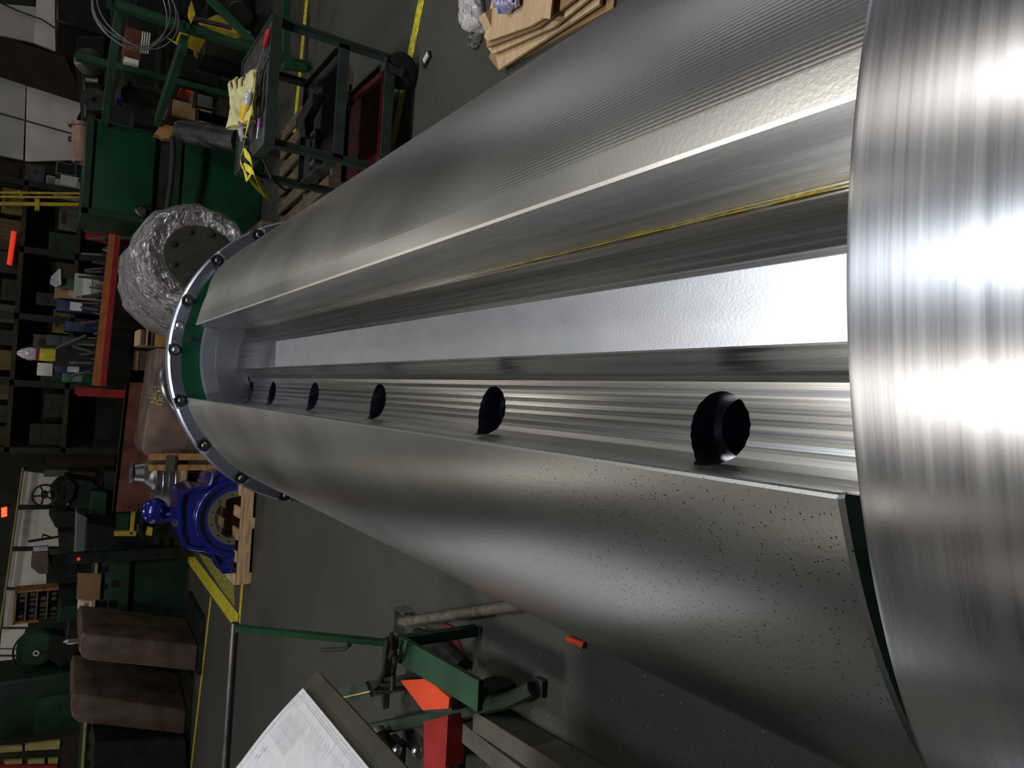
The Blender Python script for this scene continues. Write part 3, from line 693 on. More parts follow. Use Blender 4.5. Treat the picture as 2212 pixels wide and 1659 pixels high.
# timber stand of the drum
dz = dF.z-RD-.01
t = thing('timber_stand', 'dark timber stand under the wrapped drum', 'stand', (dF.x, 5.8, 0))
for x in (-.28, .28): MB().box((dF.x+x+.0, 5.8, (dz+.02)/2), (.12, 1.0, dz+.02)).build('beam', m_woodd, t)
MB().box((dF.x, 5.45, .06), (.9, .12, .12)).build('beam', m_woodd, t); MB().box((dF.x, 6.15, .06), (.9, .12, .12)).build('beam', m_woodd, t)
# pallet between the cart and the green castings
def pallet(loc, rz, lab, w_=1.2, d_=1.0, m=m_wood, grp='wooden pallets', top=6):
    t = thing('wooden_pallet', lab, 'pallet', loc, grp); M_ = Matrix.Translation(loc) @ Matrix.Rotation(rz, 4, 'Z')
    def brd(c, s_, nm):
        o = MB().box(c, s_).bevel(.003, 1).build(nm, m, None, origin=(0, 0, 0)); o.parent = t; o.matrix_world = Matrix.Identity(4); o.location = (0, 0, 0)
    for i in range(top): brd((-w_/2+.05+(w_-.1)*i/(top-1), 0, .133), (.095, d_, .022), 'deck_board')
    for y in (-d_/2+.02, 0, d_/2-.02): brd((0, y, .072), (w_, .04, .10), 'stringer')
    for x in (-w_/2+.05, 0, w_/2-.05): brd((x, 0, .011), (.095, d_, .022), 'base_board')
    t.rotation_euler = (0, 0, rz); return t
pallet((1.62, 5.15, 0), .08, 'weathered dark wooden pallet standing behind the tool cart', 1.0, 1.2, m_woodd, top=7)
# ================================================================ big green castings, right
m_gcast = mat('casting_green', (.004, .042, .018), .4, 0, .2, 4, .02)
def casting(name, x0, x1, y0, y1, Y, dep, lab, m=m_gcast, floor=False, z0=None):
    a, b2, zb, zt = bbox(x0, x1, y0, y1, Y, floor, z0)
    t = thing(name, lab, 'machine casting', ((a+b2)/2, Y+dep/2, zb))
    MB().box(((a+b2)/2, Y+dep/2, (zb+zt)/2), (b2-a, dep, zt-zb)).bevel(.02, 3).build('housing', m, t)
    MB().box(((a+b2)/2, Y-.012, zt-.03), (b2-a+.03, .03, .05)).box((a+.02, Y-.012, (zb+zt)/2), (.05, .03, zt-zb)).build('flange_lip', m_gdark, t)
    return t, a, b2, zb, zt
t, a, b2, zb, zt = casting('green_casting', 180, 345, 268, 474, 7.0, .8, 'smooth dark green machine box, upper one of two, behind the wrapped drum', z0=.90)
c = P(304, 458, 6.98); MB().cyl((c.x, 6.93, c.z), (c.x, 7.0, c.z), .05, seg=24).lathe([(.0, -.09), (.035, -.09), (.05, -.07), (0, -.07)], (c.x, 7.0, c.z), (0, 1, 0), 24).build('knob', m_dsteel, t)
t, a2, b3, zb2, zt2 = casting('green_casting', 372, 520, 300, 500, 6.9, .9, 'smooth dark green machine box, lower one of two, behind the wrapped drum', floor=True)
zt2b = zt2
o = MB().box(((a+b2)/2, 7.4, (.90+zt2)/2), (b2-a-.06, .7, .90-zt2)).build('gap_filler', m_dkmach); tag(o, 'black filler put in for the dark gap between the two green machine boxes', 'dark gap')  # black filler stands in for the shade of the gap
c1, c2 = P(392, 285, 6.75), P(515, 305, 6.35)
t = thing('dark_shaft', 'dark round steel shaft leaning beside the lower green machine box', 'shaft', (c2.x, c2.y, 0))
MB().cyl(c1, c2, .10, seg=32).build('shaft_body', m_dsteel, t); MB().cyl(c1-(c2-c1).normalized()*.03, c1, .085, seg=32).build('shaft_shoulder', m_bright, t)
MB().cyl(c2, (c2.x+.05, c2.y, .0), .10, seg=32).build('shaft_end', m_dsteel, t)
o = MB().tube([P(372, 295, 6.6), P(374, 330, 6.6), P(370, 390, 6.62), P(358, 480, 6.65)], .022, 10).build('black_hose', m_black); tag(o, 'black hose draped between the two green machine boxes', 'hose')
t = thing('wood_block', 'pale wooden block on the corner of the upper green machine box', 'wood block', tuple(P(372, 290, 6.9)))
MB().px([(333, 290), (350, 266), (373, 272), (371, 300), (350, 298), (345, 292)], 6.88, .1).bevel(.004, 1).build('block', m_woodo, t)
c1, c2 = P(176, 268, 7.1), P(176, 352, 7.1)
t = thing('brown_pipe', 'short brown pipe lying on top of the upper green machine box', 'pipe', tuple((c1+c2)/2))
MB().lathe([(.045, 0), (.072, 0), (.072, (c2-c1).length), (.045, (c2-c1).length)], c1, c2-c1, 32).build('pipe_body', mat('pinkish_pipe', (.25, .15, .11), .6, .2, .3, 10, .1), t)
MB().lathe([(.072, 0), (.098, 0), (.098, .03), (.072, .03)], c1, c2-c1, 32).build('pipe_flange', m_rust2, t)
# ================================================================ green slotted rack, upper right
t = thing('slotted_steel_rack', 'green slotted angle steel rack with crossing beams behind the tool cart', 'rack', tuple(F(560, 60)))
def slot_bar(p, q, w_, nm='post', m=m_gmach, holes=True):
    a, b2 = Vector(p), Vector(q); d = (b2-a); o = MB().bar(a, b2, w_, .05).build(nm, m, t)
    if holes:
        h = MB(); n_ = int(d.length/.075)
        for k in range(1, n_):
            c = a+d*k/n_; h.cyl(c+Vector((0, -.030, 0)), c+Vector((0, -.024, 0)), .011, seg=8)
        h.build('slots', m_hole, o)
RYr = 5.6
slot_bar(P(232, 6, RYr), Vector((P(560, 112, RYr).x, RYr, 0)), .075)
slot_bar(Vector((P(232, 6, RYr).x, RYr+1.1, 1.55)), Vector((P(232, 6, RYr).x+.02, RYr+1.1, 0)), .075)
slot_bar(P(256, 30, RYr+.1), P(226, 262, RYr+1.4), .11, 'beam', holes=False)
slot_bar(P(398, 90, RYr+.1), P(340, 262, RYr+1.3), .11, 'beam', holes=False)
slot_bar(P(445, -10, RYr), P(553, 98, RYr+.02), .045, 'brace', holes=False)
slot_bar(P(618, 0, RYr), P(618, 150, RYr), .05, 'brace', holes=False)
slot_bar(P(612, 140, RYr-.1), P(660, 148, RYr-.1), .05, 'foot_plate')
coil = []
cc = P(300, 22, 5.5)
for k in range(140):
    a_ = 2*PI*k/36; rr = .27+.02*math.sin(k*.31); coil.append((cc.x+rr*math.cos(a_)*1.0, 5.48+.012*math.sin(k*.7), cc.z+rr*math.sin(a_)*.9+.0004*k))
o = MB().tube(coil, .0045, 6).build('wire_coil', m_grey); tag(o, 'loose coil of thin grey wire hanging on the green rack post', 'wire coil')
t = thing('yellow_grinder', 'yellow bench machine with a spout behind the green rack', 'machine', tuple(F(560, 30)))
MB().px([(395, 40), (415, 55), (470, 30), (545, 70), (500, 88), (440, 62)], 6.6, .5).bevel(.01, 1).build('housing', m_ypaint, t)
MB().px([(410, 10), (414, 0), (422, 30), (414, 48), (408, 28)], 6.55, .06).build('spout', m_ypaint, t)
MB().cyl(P(418, 40, 6.5), P(500, 60, 6.5), .02, seg=10).build('spindle', m_dsteel, t)
MB().lathe([(.0, 0), (.10, 0), (.12, .02), (.10, .05), (0, .05)], P(520, 30, 6.7), (0, 1, 0), 24).build('wheel', m_dkmach, t)
c = P(480, 60, 6.7); MB().box((c.x, 6.95, .30), (.5, .4, .6)).build('pedestal', m_dkmach, t)
t = thing('red_cabinet', 'dull red box with four thin pale rods in front, inside the green rack', 'cabinet', tuple(P(300, 100, 7.2)))
pbox(MB(), 270, 305, 62, 128, 7.2, .3).build('box', m_rust, t)
for k in range(4):
    MB().cyl(P(309+k*5, 68+k*1.2, 7.1), P(304+k*5, 114+k*.8, 7.1), .006, seg=6).build('pale_rod', m_gwhite, t)
pbox(MB(), 268, 300, 126, 137, 7.15, .1).build('white_shelf_edge', m_gwhite, t)
# a workbench level that carries the rack's contents
t = thing('workbench', 'dark cluttered workbench standing under the green rack', 'bench', (4.1, 7.9, 0))
MB().box((4.1, 7.9, .80), (2.6, 1.1, .05)).build('bench_top', m_dkmach, t)
MB().box((4.1, 7.9, .38), (2.6, 1.1, .04)).build('lower_shelf', m_dkmach, t); MB().box((3.4, 7.7, 1.15), (1.4, .6, .03)).build('upper_shelf', m_dkmach, t)
for x in (2.75, 4.05): MB().box((x, 7.7, .98), (.04, .5, .31)).build('shelf_support', m_dkmach, t)
for x in (2.95, 5.3):
    for y in (7.4, 8.4): MB().box((x, y, .39), (.08, .08, .78)).build('leg', m_dkmach, t)
rnd = random.Random(11)
SM = [m_dkmach, m_dsteel, m_grey, m_gdark, m_rust2]
items = [(255, 275, 190, 215, 'small blue plastic box inside the green rack', m_bluebox, 'plastic box'), (415, 445, 190, 235, 'grey slotted box behind the gloves', m_grey, 'box'),
         (430, 462, 120, 170, 'dark grey drum lid behind the glove fingers', m_dsteel, 'lid'), (390, 410, 178, 196, 'small orange and yellow carton on the bench', m_orange, 'carton'),
         (360, 400, 215, 250, 'tan carton on the bench behind the gloves', m_cardd, 'carton'), (420, 448, 238, 262, 'pale grey carton behind the cuff of the glove', m_clear, 'carton'),
         (425, 462, 88, 112, 'yellow tool case on the bench', m_ypaint, 'tool case')]
for x0, x1, y0, y1, lab, m, cat in items:
    t = thing('bench_box', lab, cat, tuple(P(x1, (y0+y1)/2, 7.4)), 'boxes on the dark bench')
    a, b2, zb, zt = bbox(x0, x1, y0, y1, 7.4); zb = 1.166 if zt > 1.19 else (.825 if zt > .86 else .40); zt = max(zt, zb+.05)
    MB().box(((a+b2)/2, 7.51, (zb+zt)/2), (b2-a, .22, zt-zb)).bevel(.006, 1).build('carton_body', m, t); t.location.z = t.location.z
    MB().box(((a+b2)/2, 7.395, zt-.02), (b2-a+.012, .012, .03)).build('lid_edge', m_dsteel, t)
# dark machine behind the green rack (upper left of the photo)
t = thing('dark_lathe', 'oily dark lathe head with a round chuck against the white wall panels', 'machine', tuple(F(230, 130)))
MB().px([(120, -60), (122, 45), (150, 53), (185, 62), (240, 80), (232, -60)], 9.5, 1.0).bevel(.02, 1).build('head', m_dkmach, t)
MB().px([(166, 75), (230, 78), (220, 250), (182, 255), (180, 190)], 9.4, .8).bevel(.02, 1).build('carriage', m_dkmach, t)
c = P(206, 214, 9.3); MB().lathe([(.03, 0), (.13, 0), (.14, .05), (.0, .08)], c, (0, 1, 0), 32).build('hand_dial', m_dsteel, t)
c = P(195, 130, 9.3); MB().lathe([(.0, 0), (.10, 0), (.16, .06), (.0, .1)], c, (0, 1, 0), 32).build('chuck', m_dsteel, t)
c = P(213, 175, 9.35); MB().cyl(c, c+Vector((0, .05, .12)), .03, seg=12).build('handle', m_grey, t)
c = P(235, 100, 9.8); MB().box((c.x, 10.0, .45), (1.8, .8, .9)).build('bed', m_dkmach, t)
# ================================================================ back wall panels
def wp(nm, pts, Y, m, dep=.06):
    o = MB().px(pts, Y, dep).build(nm, m); return struct(o)
wp('trim_1', [(0, 8), (78, 15), (72, 92), (0, 76)], 13.8, m_panel)
wp('trim_2', [(80, -20), (126, -20), (121, 45), (150, 52), (143, 119), (72, 92)], 13.8, m_panelw)
wp('trim_3', [(152, 54), (181, 64), (161, 123), (147, 119)], 13.8, m_panelw)
wp('trim_4', [(0, 78), (140, 122), (181, 215), (180, 190), (185, 222), (0, 162)], 13.7, m_brown, .12)
wp('trim_5', [(0, 166), (56, 184), (50, 345), (0, 335)], 13.8, m_panel)
wp('trim_6', [(58, 186), (182, 222), (166, 256), (182, 345), (54, 348)], 13.8, m_panelw)
wp('trim_7', [(118, 385), (175, 395), (172, 470), (110, 470)], 13.8, m_panel)
wp('trim_8', [(120, 500), (190, 512), (185, 700), (108, 800)], 13.8, mat('dim_wall_board', (.10, .10, .075), .8, 0, .3, 3, .03))
o = MB().tube([P(0, 245, 13.77), P(60, 262, 13.77), P(163, 291, 13.77)], .012, 8).build('hanging_rod', m_black); tag(o, 'thin black rod in front of the right white wall panel', 'rod')
o = MB().tube([P(163, 299, 13.77), P(156, 294, 13.77), P(148, 297, 13.77), P(149, 304, 13.77), P(158, 305, 13.77)], .012, 8).build('black_hook', m_black); tag(o, 'small round black hook below the thin black rod', 'hook')
o = MB().tube([P(5, 8, 13.77), P(40, 24, 13.77), P(90, 42, 13.77), P(130, 68, 13.77), P(160, 98, 13.77)], .012, 8).build('black_cable', m_black); tag(o, 'black cable hanging across the grey and white wall panels', 'cable')
# yellow rails
t = thing('yellow_railing', 'yellow painted steel railing below the white wall panels', 'railing', tuple(F(173, 430)))
for y in (416, 425, 440): MB().bar(P(-20, y, 10.6), P(174, y+2, 10.6), .024 if y != 440 else .04).build('rail', m_ypaint, t)
MB().bar(P(40, 412, 10.6), P(50, 430, 10.6), .02).bar(P(80, 430, 10.6), P(80, 455, 10.6), .05).build('bracket', m_ypaint, t)
a = P(170, 428, 10.6); MB().box((a.x, 10.6, a.z/2), (.08, .08, a.z)).build('post', m_ypaint, t)
for i, (x0, x1, y0, y1) in enumerate(((0, 45, 350, 410), (50, 100, 352, 400), (120, 165, 352, 378), (100, 118, 380, 405), (130, 170, 380, 404))):
    t = thing('wall_locker', 'dim %s locker in the row behind the yellow railing' % ('brown', 'dark', 'grey', 'narrow pale', 'square pale')[i], 'locker', tuple(P(x1, (y0+y1)/2, 12.6)), 'lockers behind the railing')
    pbox(MB(), x0, x1, y0, y1, 12.6, .3).build('carcass', (m_brown, m_dkmach, m_grey, m_gwhite, m_panel)[i], t)
    a, b2, zb, zt = bbox(x0, x1, y0, y1, 12.6); MB().box(((a+b2)/2, 12.59, (zb+zt)/2), ((b2-a)*.8, .02, (zt-zb)*.85)).build('door', (m_brown, m_dsteel, m_dkmach, m_grey, m_gwhite)[i], t)
# ================================================================ red rack
RY = 9.0
t = thing('pallet_rack', 'red and orange steel pallet rack loaded with tooling behind the drum', 'rack', tuple(F(330, 670)))
pA, pB = P(238, 498, RY), P(202, 832, RY)
MB().px([(237, 498), (250, 500), (216, 834), (199, 832)], RY, .06).build('beam', m_obeam, t)
MB().px([(250, 499), (262, 500), (229, 834), (216, 834)], RY-.03, .05).build('beam', m_red, t)
xr = P(232, 492, RY).x; xl = P(180, 837, RY).x
for x in (xr+.05, xl-.05):
    for y in (RY, RY+1.0):
        MB().box((x, y, .65), (.09, .07, 1.3)).build('upright', m_red, t)
MB().box(((xl+xr)/2, RY+.55, (pA.z+pB.z)/2-.07), (xr-xl, 1.0, .03)).build('shelf', m_dkmach, t)
zs = (pA.z+pB.z)/2-.055
MB().box(((xl+xr)/2, RY+.55, .45), (xr-xl, 1.0, .04)).build('shelf', m_dkmach, t)
MB().bar((xl-.05, RY, .3), (xl-.05, RY+1.0, 1.1), .05).build('brace', m_gmach, t); MB().bar((xr+.05, RY, .3), (xr+.05, RY+1.0, 1.1), .05).build('brace', m_gmach, t)
# upper dark storage wall behind it
t = thing('storage_shelving', 'tall dark storage shelving with shadowed racks above the red rack', 'shelving', (-.0, 11.2, 0))
for x in (-.95, -.1, .75, 1.6, 2.45): MB().box((x, 11.0, 1.75), (.08, .1, 3.5)).build('upright', m_dkmach, t)
for z in (.4, 1.35, 1.95, 2.5, 3.1): MB().box((.75, 11.3, z), (3.45, .7, .05)).build('shelf', m_brown, t)
MB().box((.75, 11.7, 1.75), (3.45, .03, 3.5)).build('back_panel', mat('shelving_back', (.02, .022, .015), .9, 0, .5, 3, .1), t)
rnd = random.Random(5)
UM = [m_dkmach, m_brown, m_gdark, m_dsteel, m_woodd, mat('dim_grey', (.07, .07, .06)), mat('dim_yellow', (.12, .09, .015))]
UN = ['black', 'brown', 'dark green', 'steel grey', 'dark wooden', 'grey', 'yellowish']
for z, nz_ in ((1.375, 'second'), (1.975, 'third'), (2.525, 'fourth')):
    x = -.88; k = 0
    while x < 2.1:
        w_ = rnd.uniform(.16, .34); h_ = rnd.uniform(.15, .42)
        i = rnd.choice([0, 0, 1, 2, 3, 4, 5, 6]) if z < 2 else rnd.choice([0, 1, 2])
        t = thing('storage_bin', '%s bin among the shadowed bins on the %s shelf of the tall dark shelving' % (UN[i], nz_), 'bin', (x+w_/2, 11.2, z), 'bins on the %s dark shelf' % nz_)
        MB().box((x+w_/2, 11.2, z+h_/2), (w_, .4, h_)).build('bin_body', UM[i], t)
        MB().box((x+w_/2, 10.995, z+h_*.75), (w_*.5, .008, h_*.2)).build('bin_label', m_brown, t)
        x += w_+rnd.uniform(.03, .10); k += 1
# goods standing on the red rack
zsh = zs
def stood(name, lab, cat, x0, y0, y1, m, dep=.18, Y=RY+.35, grp=None, x1=None, cap=None):
    a, b2, zb, zt = bbox(x0, x1 or x0+20, y0, y1, Y)
    zb = zsh if x1 is None else zb
    t = thing(name, lab, cat, ((a+b2)/2, Y+dep/2, zb), grp)
    MB().box(((a+b2)/2, Y+dep/2, (zb+zt)/2), (b2-a, dep, zt-zb)).bevel(.008, 2).build('body', m, t)
    if cap: MB().box(((a+b2)/2, Y-.006, zb+(zt-zb)*.6), ((b2-a)*.7, .01, (zt-zb)*.25)).build('label', cap, t)
    return t
stood('white_board', 'pale grey board standing among the tools on the red rack', 'board', 160, 590, 645, mat('pale_board', (.33, .36, .30), .7, 0, .1, 4, .02), .03, cap=m_gwhite)
stood('brown_carton', 'open brown carton left of the pale board on the red rack', 'carton', 118, 615, 643, m_cardd, .3, RY+.55, cap=m_card)
stood('green_carton', 'small green carton above the brown carton', 'carton', 134, 600, 625, m_gmach, .15, RY+.50, cap=m_gwhite)
stood('blue_bin', 'upper dark blue plastic bin on the red rack', 'bin', 122, 646, 672, m_bluebox, .3, RY+.55, cap=m_gwhite)
stood('blue_bin', 'lower dark blue plastic bin behind the drill shanks', 'bin', 140, 693, 716, m_bluebox, .3, RY+.55, cap=m_dsteel)
stood('dark_toolbox', 'black toolbox behind the yellow jug', 'toolbox', 100, 722, 748, m_dkmach, .3, RY+.5, cap=m_dsteel)
stood('blue_file_box', 'dark blue box at the left end of the red rack', 'box', 118, 782, 806, m_bluebox, .3, RY+.45, cap=m_gwhite)
stood('binder', 'white spined binder under the yellow jug', 'binder', 80, 784, 812, m_gwhite, .04, RY+.42, x1=114)
stood('teal_box', 'dark teal box beside the binder on the red rack', 'box', 134, 806, 826, m_gpaint, .3, RY+.45, cap=m_bright)
c = P(119, 600, RY+.4)
t = thing('plastic_bag', 'clear plastic bag on the goods at the right of the red rack', 'bag', tuple(c))
MB().px([(108, 612), (110, 598), (128, 580), (130, 615), (122, 620)], RY+.4, .10).build('bag_film', m_clear, t)
MB().px([(128, 581), (131, 582), (132, 614), (129, 614)], RY+.39, .02).build('bag_edge', m_gwhite, t)
a, b2, zb, zt = bbox(80, 120, 755, 777, RY+.3)
t = thing('yellow_jug', 'yellow labelled jug with a cloudy bag over its neck on the red rack', 'jug', ((a+b2)/2, RY+.4, zb))
MB().lathe([(0, 0), (.068, 0), (.07, .02), (.07, zt-zb-.02), (.06, zt-zb), (0, zt-zb)], ((a+b2)/2, RY+.4, zb), (0, 0, 1), 28).build('jug_body', mat('yellow_jug_plastic', (.58, .50, .03), .4, 0, .25, 14, .05), t)
MB().lathe([(0, -.02), (.071, -.02), (.071, .012), (0, .012)], ((a+b2)/2, RY+.4, zt), (0, 0, 1), 28).build('red_band', m_red, t)
MB().lathe([(0, 0), (.065, 0), (.075, .06), (.05, .13), (.02, .17), (0, .17)], ((a+b2)/2, RY+.4, zt+.012), (0, 0, 1), 14).build('cloudy_bag', m_clear, t)
MB().box(((a+b2)/2, RY+.4, (zsh+zb)/2), (.22, .25, zb-zsh)).build('tin_base', m_dkmach, t)
# drill shanks and cutters standing in a row
rnd = random.Random(9)
for k in range(34):
    py = 505+k*9.3+rnd.uniform(-2, 2); base = 240-(py-500)*.107
    h_ = rnd.choice([14, 20, 26, 34, 48]) if k % 5 else 60
    a = P(base, py, RY+.12+rnd.uniform(0, .12)); a.z = zsh
    top = P(base-h_, py+rnd.uniform(-8, 8), a.y)
    if top.z < zsh+.04: top.z = zsh+.08
    m = rnd.choice([m_dsteel, m_grey, m_bright, m_dsteel, m_rust2])
    nm_ = {'dark_steel': 'dark', 'grey_mill_steel': 'dull grey', 'bright_steel': 'bright', 'brown_mill_scale': 'brownish'}[m.name]
    ht = 'tall' if h_ > 40 else ('short' if h_ < 25 else 'middling')
    where = 'right' if py < 610 else ('middle' if py < 720 else 'left')
    t = thing('cutter_shank', '%s %s tool shank standing in the row at the %s of the red rack' % (ht, nm_, where), 'tool shank', tuple(a), 'tool shanks on the red rack')
    d = (top-a); r0 = rnd.uniform(.010, .022)
    MB().cyl(a, a+d*.35, r0*1.5, seg=12).build('collet', m_dsteel, t)
    MB().cyl(a+d*.35, top, r0, r0*.7, seg=10).build('shank', m, t)
for i, (p, q) in enumerate((((122, 752), (185, 725)), ((158, 748), (205, 762)), ((172, 767), (205, 763)), ((155, 812), (194, 802)))):
    a, b2 = P(*p, RY+.10), P(*q, RY+.14)
    o = MB().cyl(a, b2, .014 if i < 2 else .011, seg=10).build('steel_bar', m_grey if i < 2 else m_bright)
    tag(o, ('long dull steel bar leaning on the red rack beside the jug', 'dull steel bar leaning below the long one on the red rack', 'bright hooked steel bar leaning on the red rack', 'bright steel bar at the left end of the red rack')[i], 'steel bar')
# red glowing tube and display
t = thing('red_tube_light', 'dim red glowing tube fixed high on the dark shelving', 'sign light', tuple(P(24, 540, 10.85)))
MB().cyl(P(20, 572, 10.85), P(30, 500, 10.85), .028, seg=14).build('tube', m_glowdim, t)
MB().bar(P(24, 560, 10.85), P(24, 560, 10.85)+Vector((0, .12, 0)), .03).bar(P(28, 515, 10.85), P(28, 515, 10.85)+Vector((0, .12, 0)), .03).build('bracket', m_dkmach, t)
t = thing('digital_readout', 'red glowing digital display high above the machines', 'display', tuple(P(15, 1105, 12.0)))
pbox(MB(), -5, 22, 1092, 1122, 12.05, .15).build('case', m_dkmach, t)
for k in range(3): MB().px([(3, 1098+k*7), (15, 1096+k*7), (15, 1101+k*7), (3, 1104+k*7)], 12.0, .04).build('red_digit', m_glowred, t)
p = P(170, 1208, 9.05); t = thing('control_pedestal', 'thin dark control pedestal with a tiny red pilot lamp', 'control box', (p.x, 9.1, 0))
MB().box((p.x, 9.12, p.z/2+.04), (.12, .10, p.z+.08)).build('pedestal', m_dkmach, t); MB().sph((p.x, 9.06, p.z), .018).build('red_pilot_lamp', m_glowdim, t)
# crates under the drum
for i, (x0, x1, y0, y1, m, lab) in enumerate(((300, 318, 712, 746, m_card, 'pale wooden crate end beside the film wrapped drum'), (320, 356, 716, 748, m_woodo, 'orange brown wooden crate beside the film wrapped drum'))):
    a, b2, zb, zt = bbox(x0, x1, y0, y1, 7.4); Yc = 7.4+i*.05
    t = thing('wooden_crate', lab, 'crate', ((a+b2)/2, 7.6, 0), 'small crates beside the drum')
    MB().box(((a+b2)/2-i*.0, Yc+.2, zt/2 if i else (zt+bbox(320, 356, 716, 748, 7.45)[3])/2+.005), (b2-a, .4, zt if i else zt-bbox(320, 356, 716, 748, 7.45)[3]-.01)).build('crate_body', m, t)
    MB().box(((a+b2)/2, Yc-.008, zt-.03), (b2-a, .016, .03)).build('crate_slat', m_woodd, t)
for i, (x0, y0, y1, m) in enumerate(((262, 755, 800, m_woodd), (272, 800, 840, m_dkmach), (255, 720, 750, m_gdark), (285, 845, 800, m_cardd))):
    y0, y1 = min(y0, y1), max(y0, y1)
    a, b2, zb, zt = bbox(x0, x0+30, y0, y1, 9.3)
    t = thing('stored_box', '%s box in the shadow on the lower shelf of the red rack' % ('wooden', 'black', 'dark green', 'brown')[i], 'box', ((a+b2)/2, 9.5, .47), 'boxes on the lower red rack shelf')
    MB().box(((a+b2)/2, 9.5, .47+.14), (abs(b2-a), .35, .28)).build('box_body', m, t); MB().box(((a+b2)/2, 9.32, .72), (abs(b2-a)*.9, .02, .03)).build('box_lip', m_cardd, t)
# ================================================================ rusty steel table, chalked block, discs
t = thing('rusty_steel_plate', 'tall rust brown steel plate standing behind the blue housing', 'steel plate', tuple(F(330, 960)))
TY = 8.3
pl = [P(272, 846, TY), P(243, 1106, TY)]
MB().poly([(pl[0].x+.1, TY, pl[0].z), (pl[1].x, TY, pl[1].z+.0), (pl[1].x, TY, .12), (pl[0].x+.1, TY, .12)], (0, .05, 0)).build('side_plate', m_rust, t)
MB().poly([(pl[0].x+.1, TY, pl[0].z), (pl[1].x, TY, pl[1].z), (pl[1].x, TY+.08, pl[1].z), (pl[0].x+.1, TY+.08, pl[0].z)], (0, 0, -.03)).build('top_edge', m_rust, t)
for x in (pl[0].x, pl[1].x+.1): MB().box((x, TY+.12, .06), (.12, .3, .12)).build('foot', m_dkmach, t)
h = MB()
for px_, py_ in ((298, 1053+37), (312, 1094), (280, 1096), (310, 885), (300, 1100)):
    c = P(px_, py_, TY); h.cyl((c.x, TY-.004, c.z), (c.x, TY-.001, c.z), .010, seg=12)
h.build('bolt_holes', m_hole, t)
BYk = 6.9
t = thing('chalked_steel_block', 'large brown grey steel block chalked with a yellow note behind the roll', 'steel block', tuple(F(460, 880)))
pts = [P(340, 752, BYk), P(332, 800, BYk), P(307, 968, BYk), P(316, 980, BYk)]
zb = .16
blk = [(pts[0].x, BYk, pts[0].z), (pts[2].x, BYk, pts[2].z), (pts[3].x-.02, BYk, pts[3].z), (pts[3].x-.02, BYk, zb), (pts[0].x, BYk, zb)]
MB().poly(blk, (0, .7, 0)).bevel(.012, 2).build('block_body', m_rust2, t)
for i, (s_, px_, py_) in enumerate((('No. -', 338, 872), ('Do Not', 351, 876), ('2057', 363, 874))):
    c = P(px_, py_, BYk-.006)
    text_mesh(s_, .072, Matrix.Translation(c) @ Matrix.Rotation(PI/2, 4, 'X'), m_chalk, 'chalk_writing', t)
for o in t.children:
    if o.name.startswith('chalk_writing'): o['label'] = 'yellow chalk writing'
t = thing('turned_ring', 'bright turned steel ring showing just behind the top of the roll flange', 'rim', tuple(P(360, 800, 4.6)))
c = P(455, 822, 4.6)
MB().lathe([(.10, 0), (.26, 0), (.27, .02), (.27, .12), (.10, .12)], (c.x-.0, 4.6, c.z), (0, 1, 0), 64).build('rim_ring', m_bright, t)
MB().box((c.x, 4.66, (c.z-.26)/2), (.4, .12, c.z-.26)).build('rim_stand', m_woodd, t)
# skid timbers beside the block
t = thing('timber_crate_side', 'upright timbers of a wooden crate standing between the block and the blue housing', 'crate', tuple(F(470, 1000)))
for x0, x1, y0, y1, m in ((322, 470, 980, 994, m_woodo), (322, 470, 1004, 1016, m_woodo)):
    a, b2, zb_, zt_ = bbox(x0, x1, y0, y1, 6.75); MB().box(((a+b2)/2, 6.77, zt_/2), (b2-a, .05, zt_)).build('board', m, t)
a, b2, zb_, zt_ = bbox(322, 470, 992, 1006, 6.8); MB().box(((a+b2)/2, 6.86, zt_/2), (b2-a+.03, .06, zt_)).build('board', m_woodd, t)
zt_ = P(372, 1000, 6.6).z; MB().box(((a+b2)/2, 6.72, zt_), (.14, .012, .07)).build('steel_strap', m_bright, t)
# discs and cone
t0 = P(430, 1050, 7.3)
t = thing('low_pallet', 'low wooden skid carrying the turned steel discs', 'pallet', (t0.x, 7.65, 0))
zt_ = P(392, 1050, 7.3).z
for x in (-.22, 0, .22): MB().box((t0.x+x, 7.65, zt_/2-.02), (.10, .7, zt_-.04)).build('block', m_wood, t)
MB().box((t0.x, 7.65, zt_-.02), (.7, .75, .04)).build('deck', m_wood, t)
z1, z2, z3 = P(382, 1050, 7.45).z, P(363, 1050, 7.45).z, P(336, 1050, 7.45).z
for i, (za, zb_, r, lab) in enumerate(((zt_, z2, .30, 'lower turned steel disc on the wooden skid'), (z2, z3, .25, 'upper bright turned steel disc on top of the lower one'))):
    t = thing('steel_disc', lab, 'steel disc', (t0.x, 7.65, za), 'turned steel discs')
    MB().lathe([(.0, 0), (r, 0), (r, (zb_-za)*.45), (r*.94, (zb_-za)*.5), (r*.94, (zb_-za)-.002), (0, (zb_-za)-.002)], (t0.x, 7.65, za), (0, 0, 1), 64).build('rim', m_bright, t)
c0, c1 = P(325, 1030, 7.3), P(300, 1018, 7.3)
t = thing('steel_funnel', 'flared silver steel funnel standing on the upper disc', 'funnel', (c0.x, 7.65, z3))
MB().lathe([(.0, 0), (.19, 0), (.185, .02), (.10, .09), (.085, .17), (.075, .17), (.08, .09), (.0, .05)], (c0.x, 7.65, z3), (0, 0, 1), 48).build('cone', m_bright, t)
MB().lathe([(.075, .17), (.115, .19), (.115, .20), (.07, .185)], (c0.x, 7.65, z3), (0, 0, 1), 48).build('flared_lip', m_bright, t)
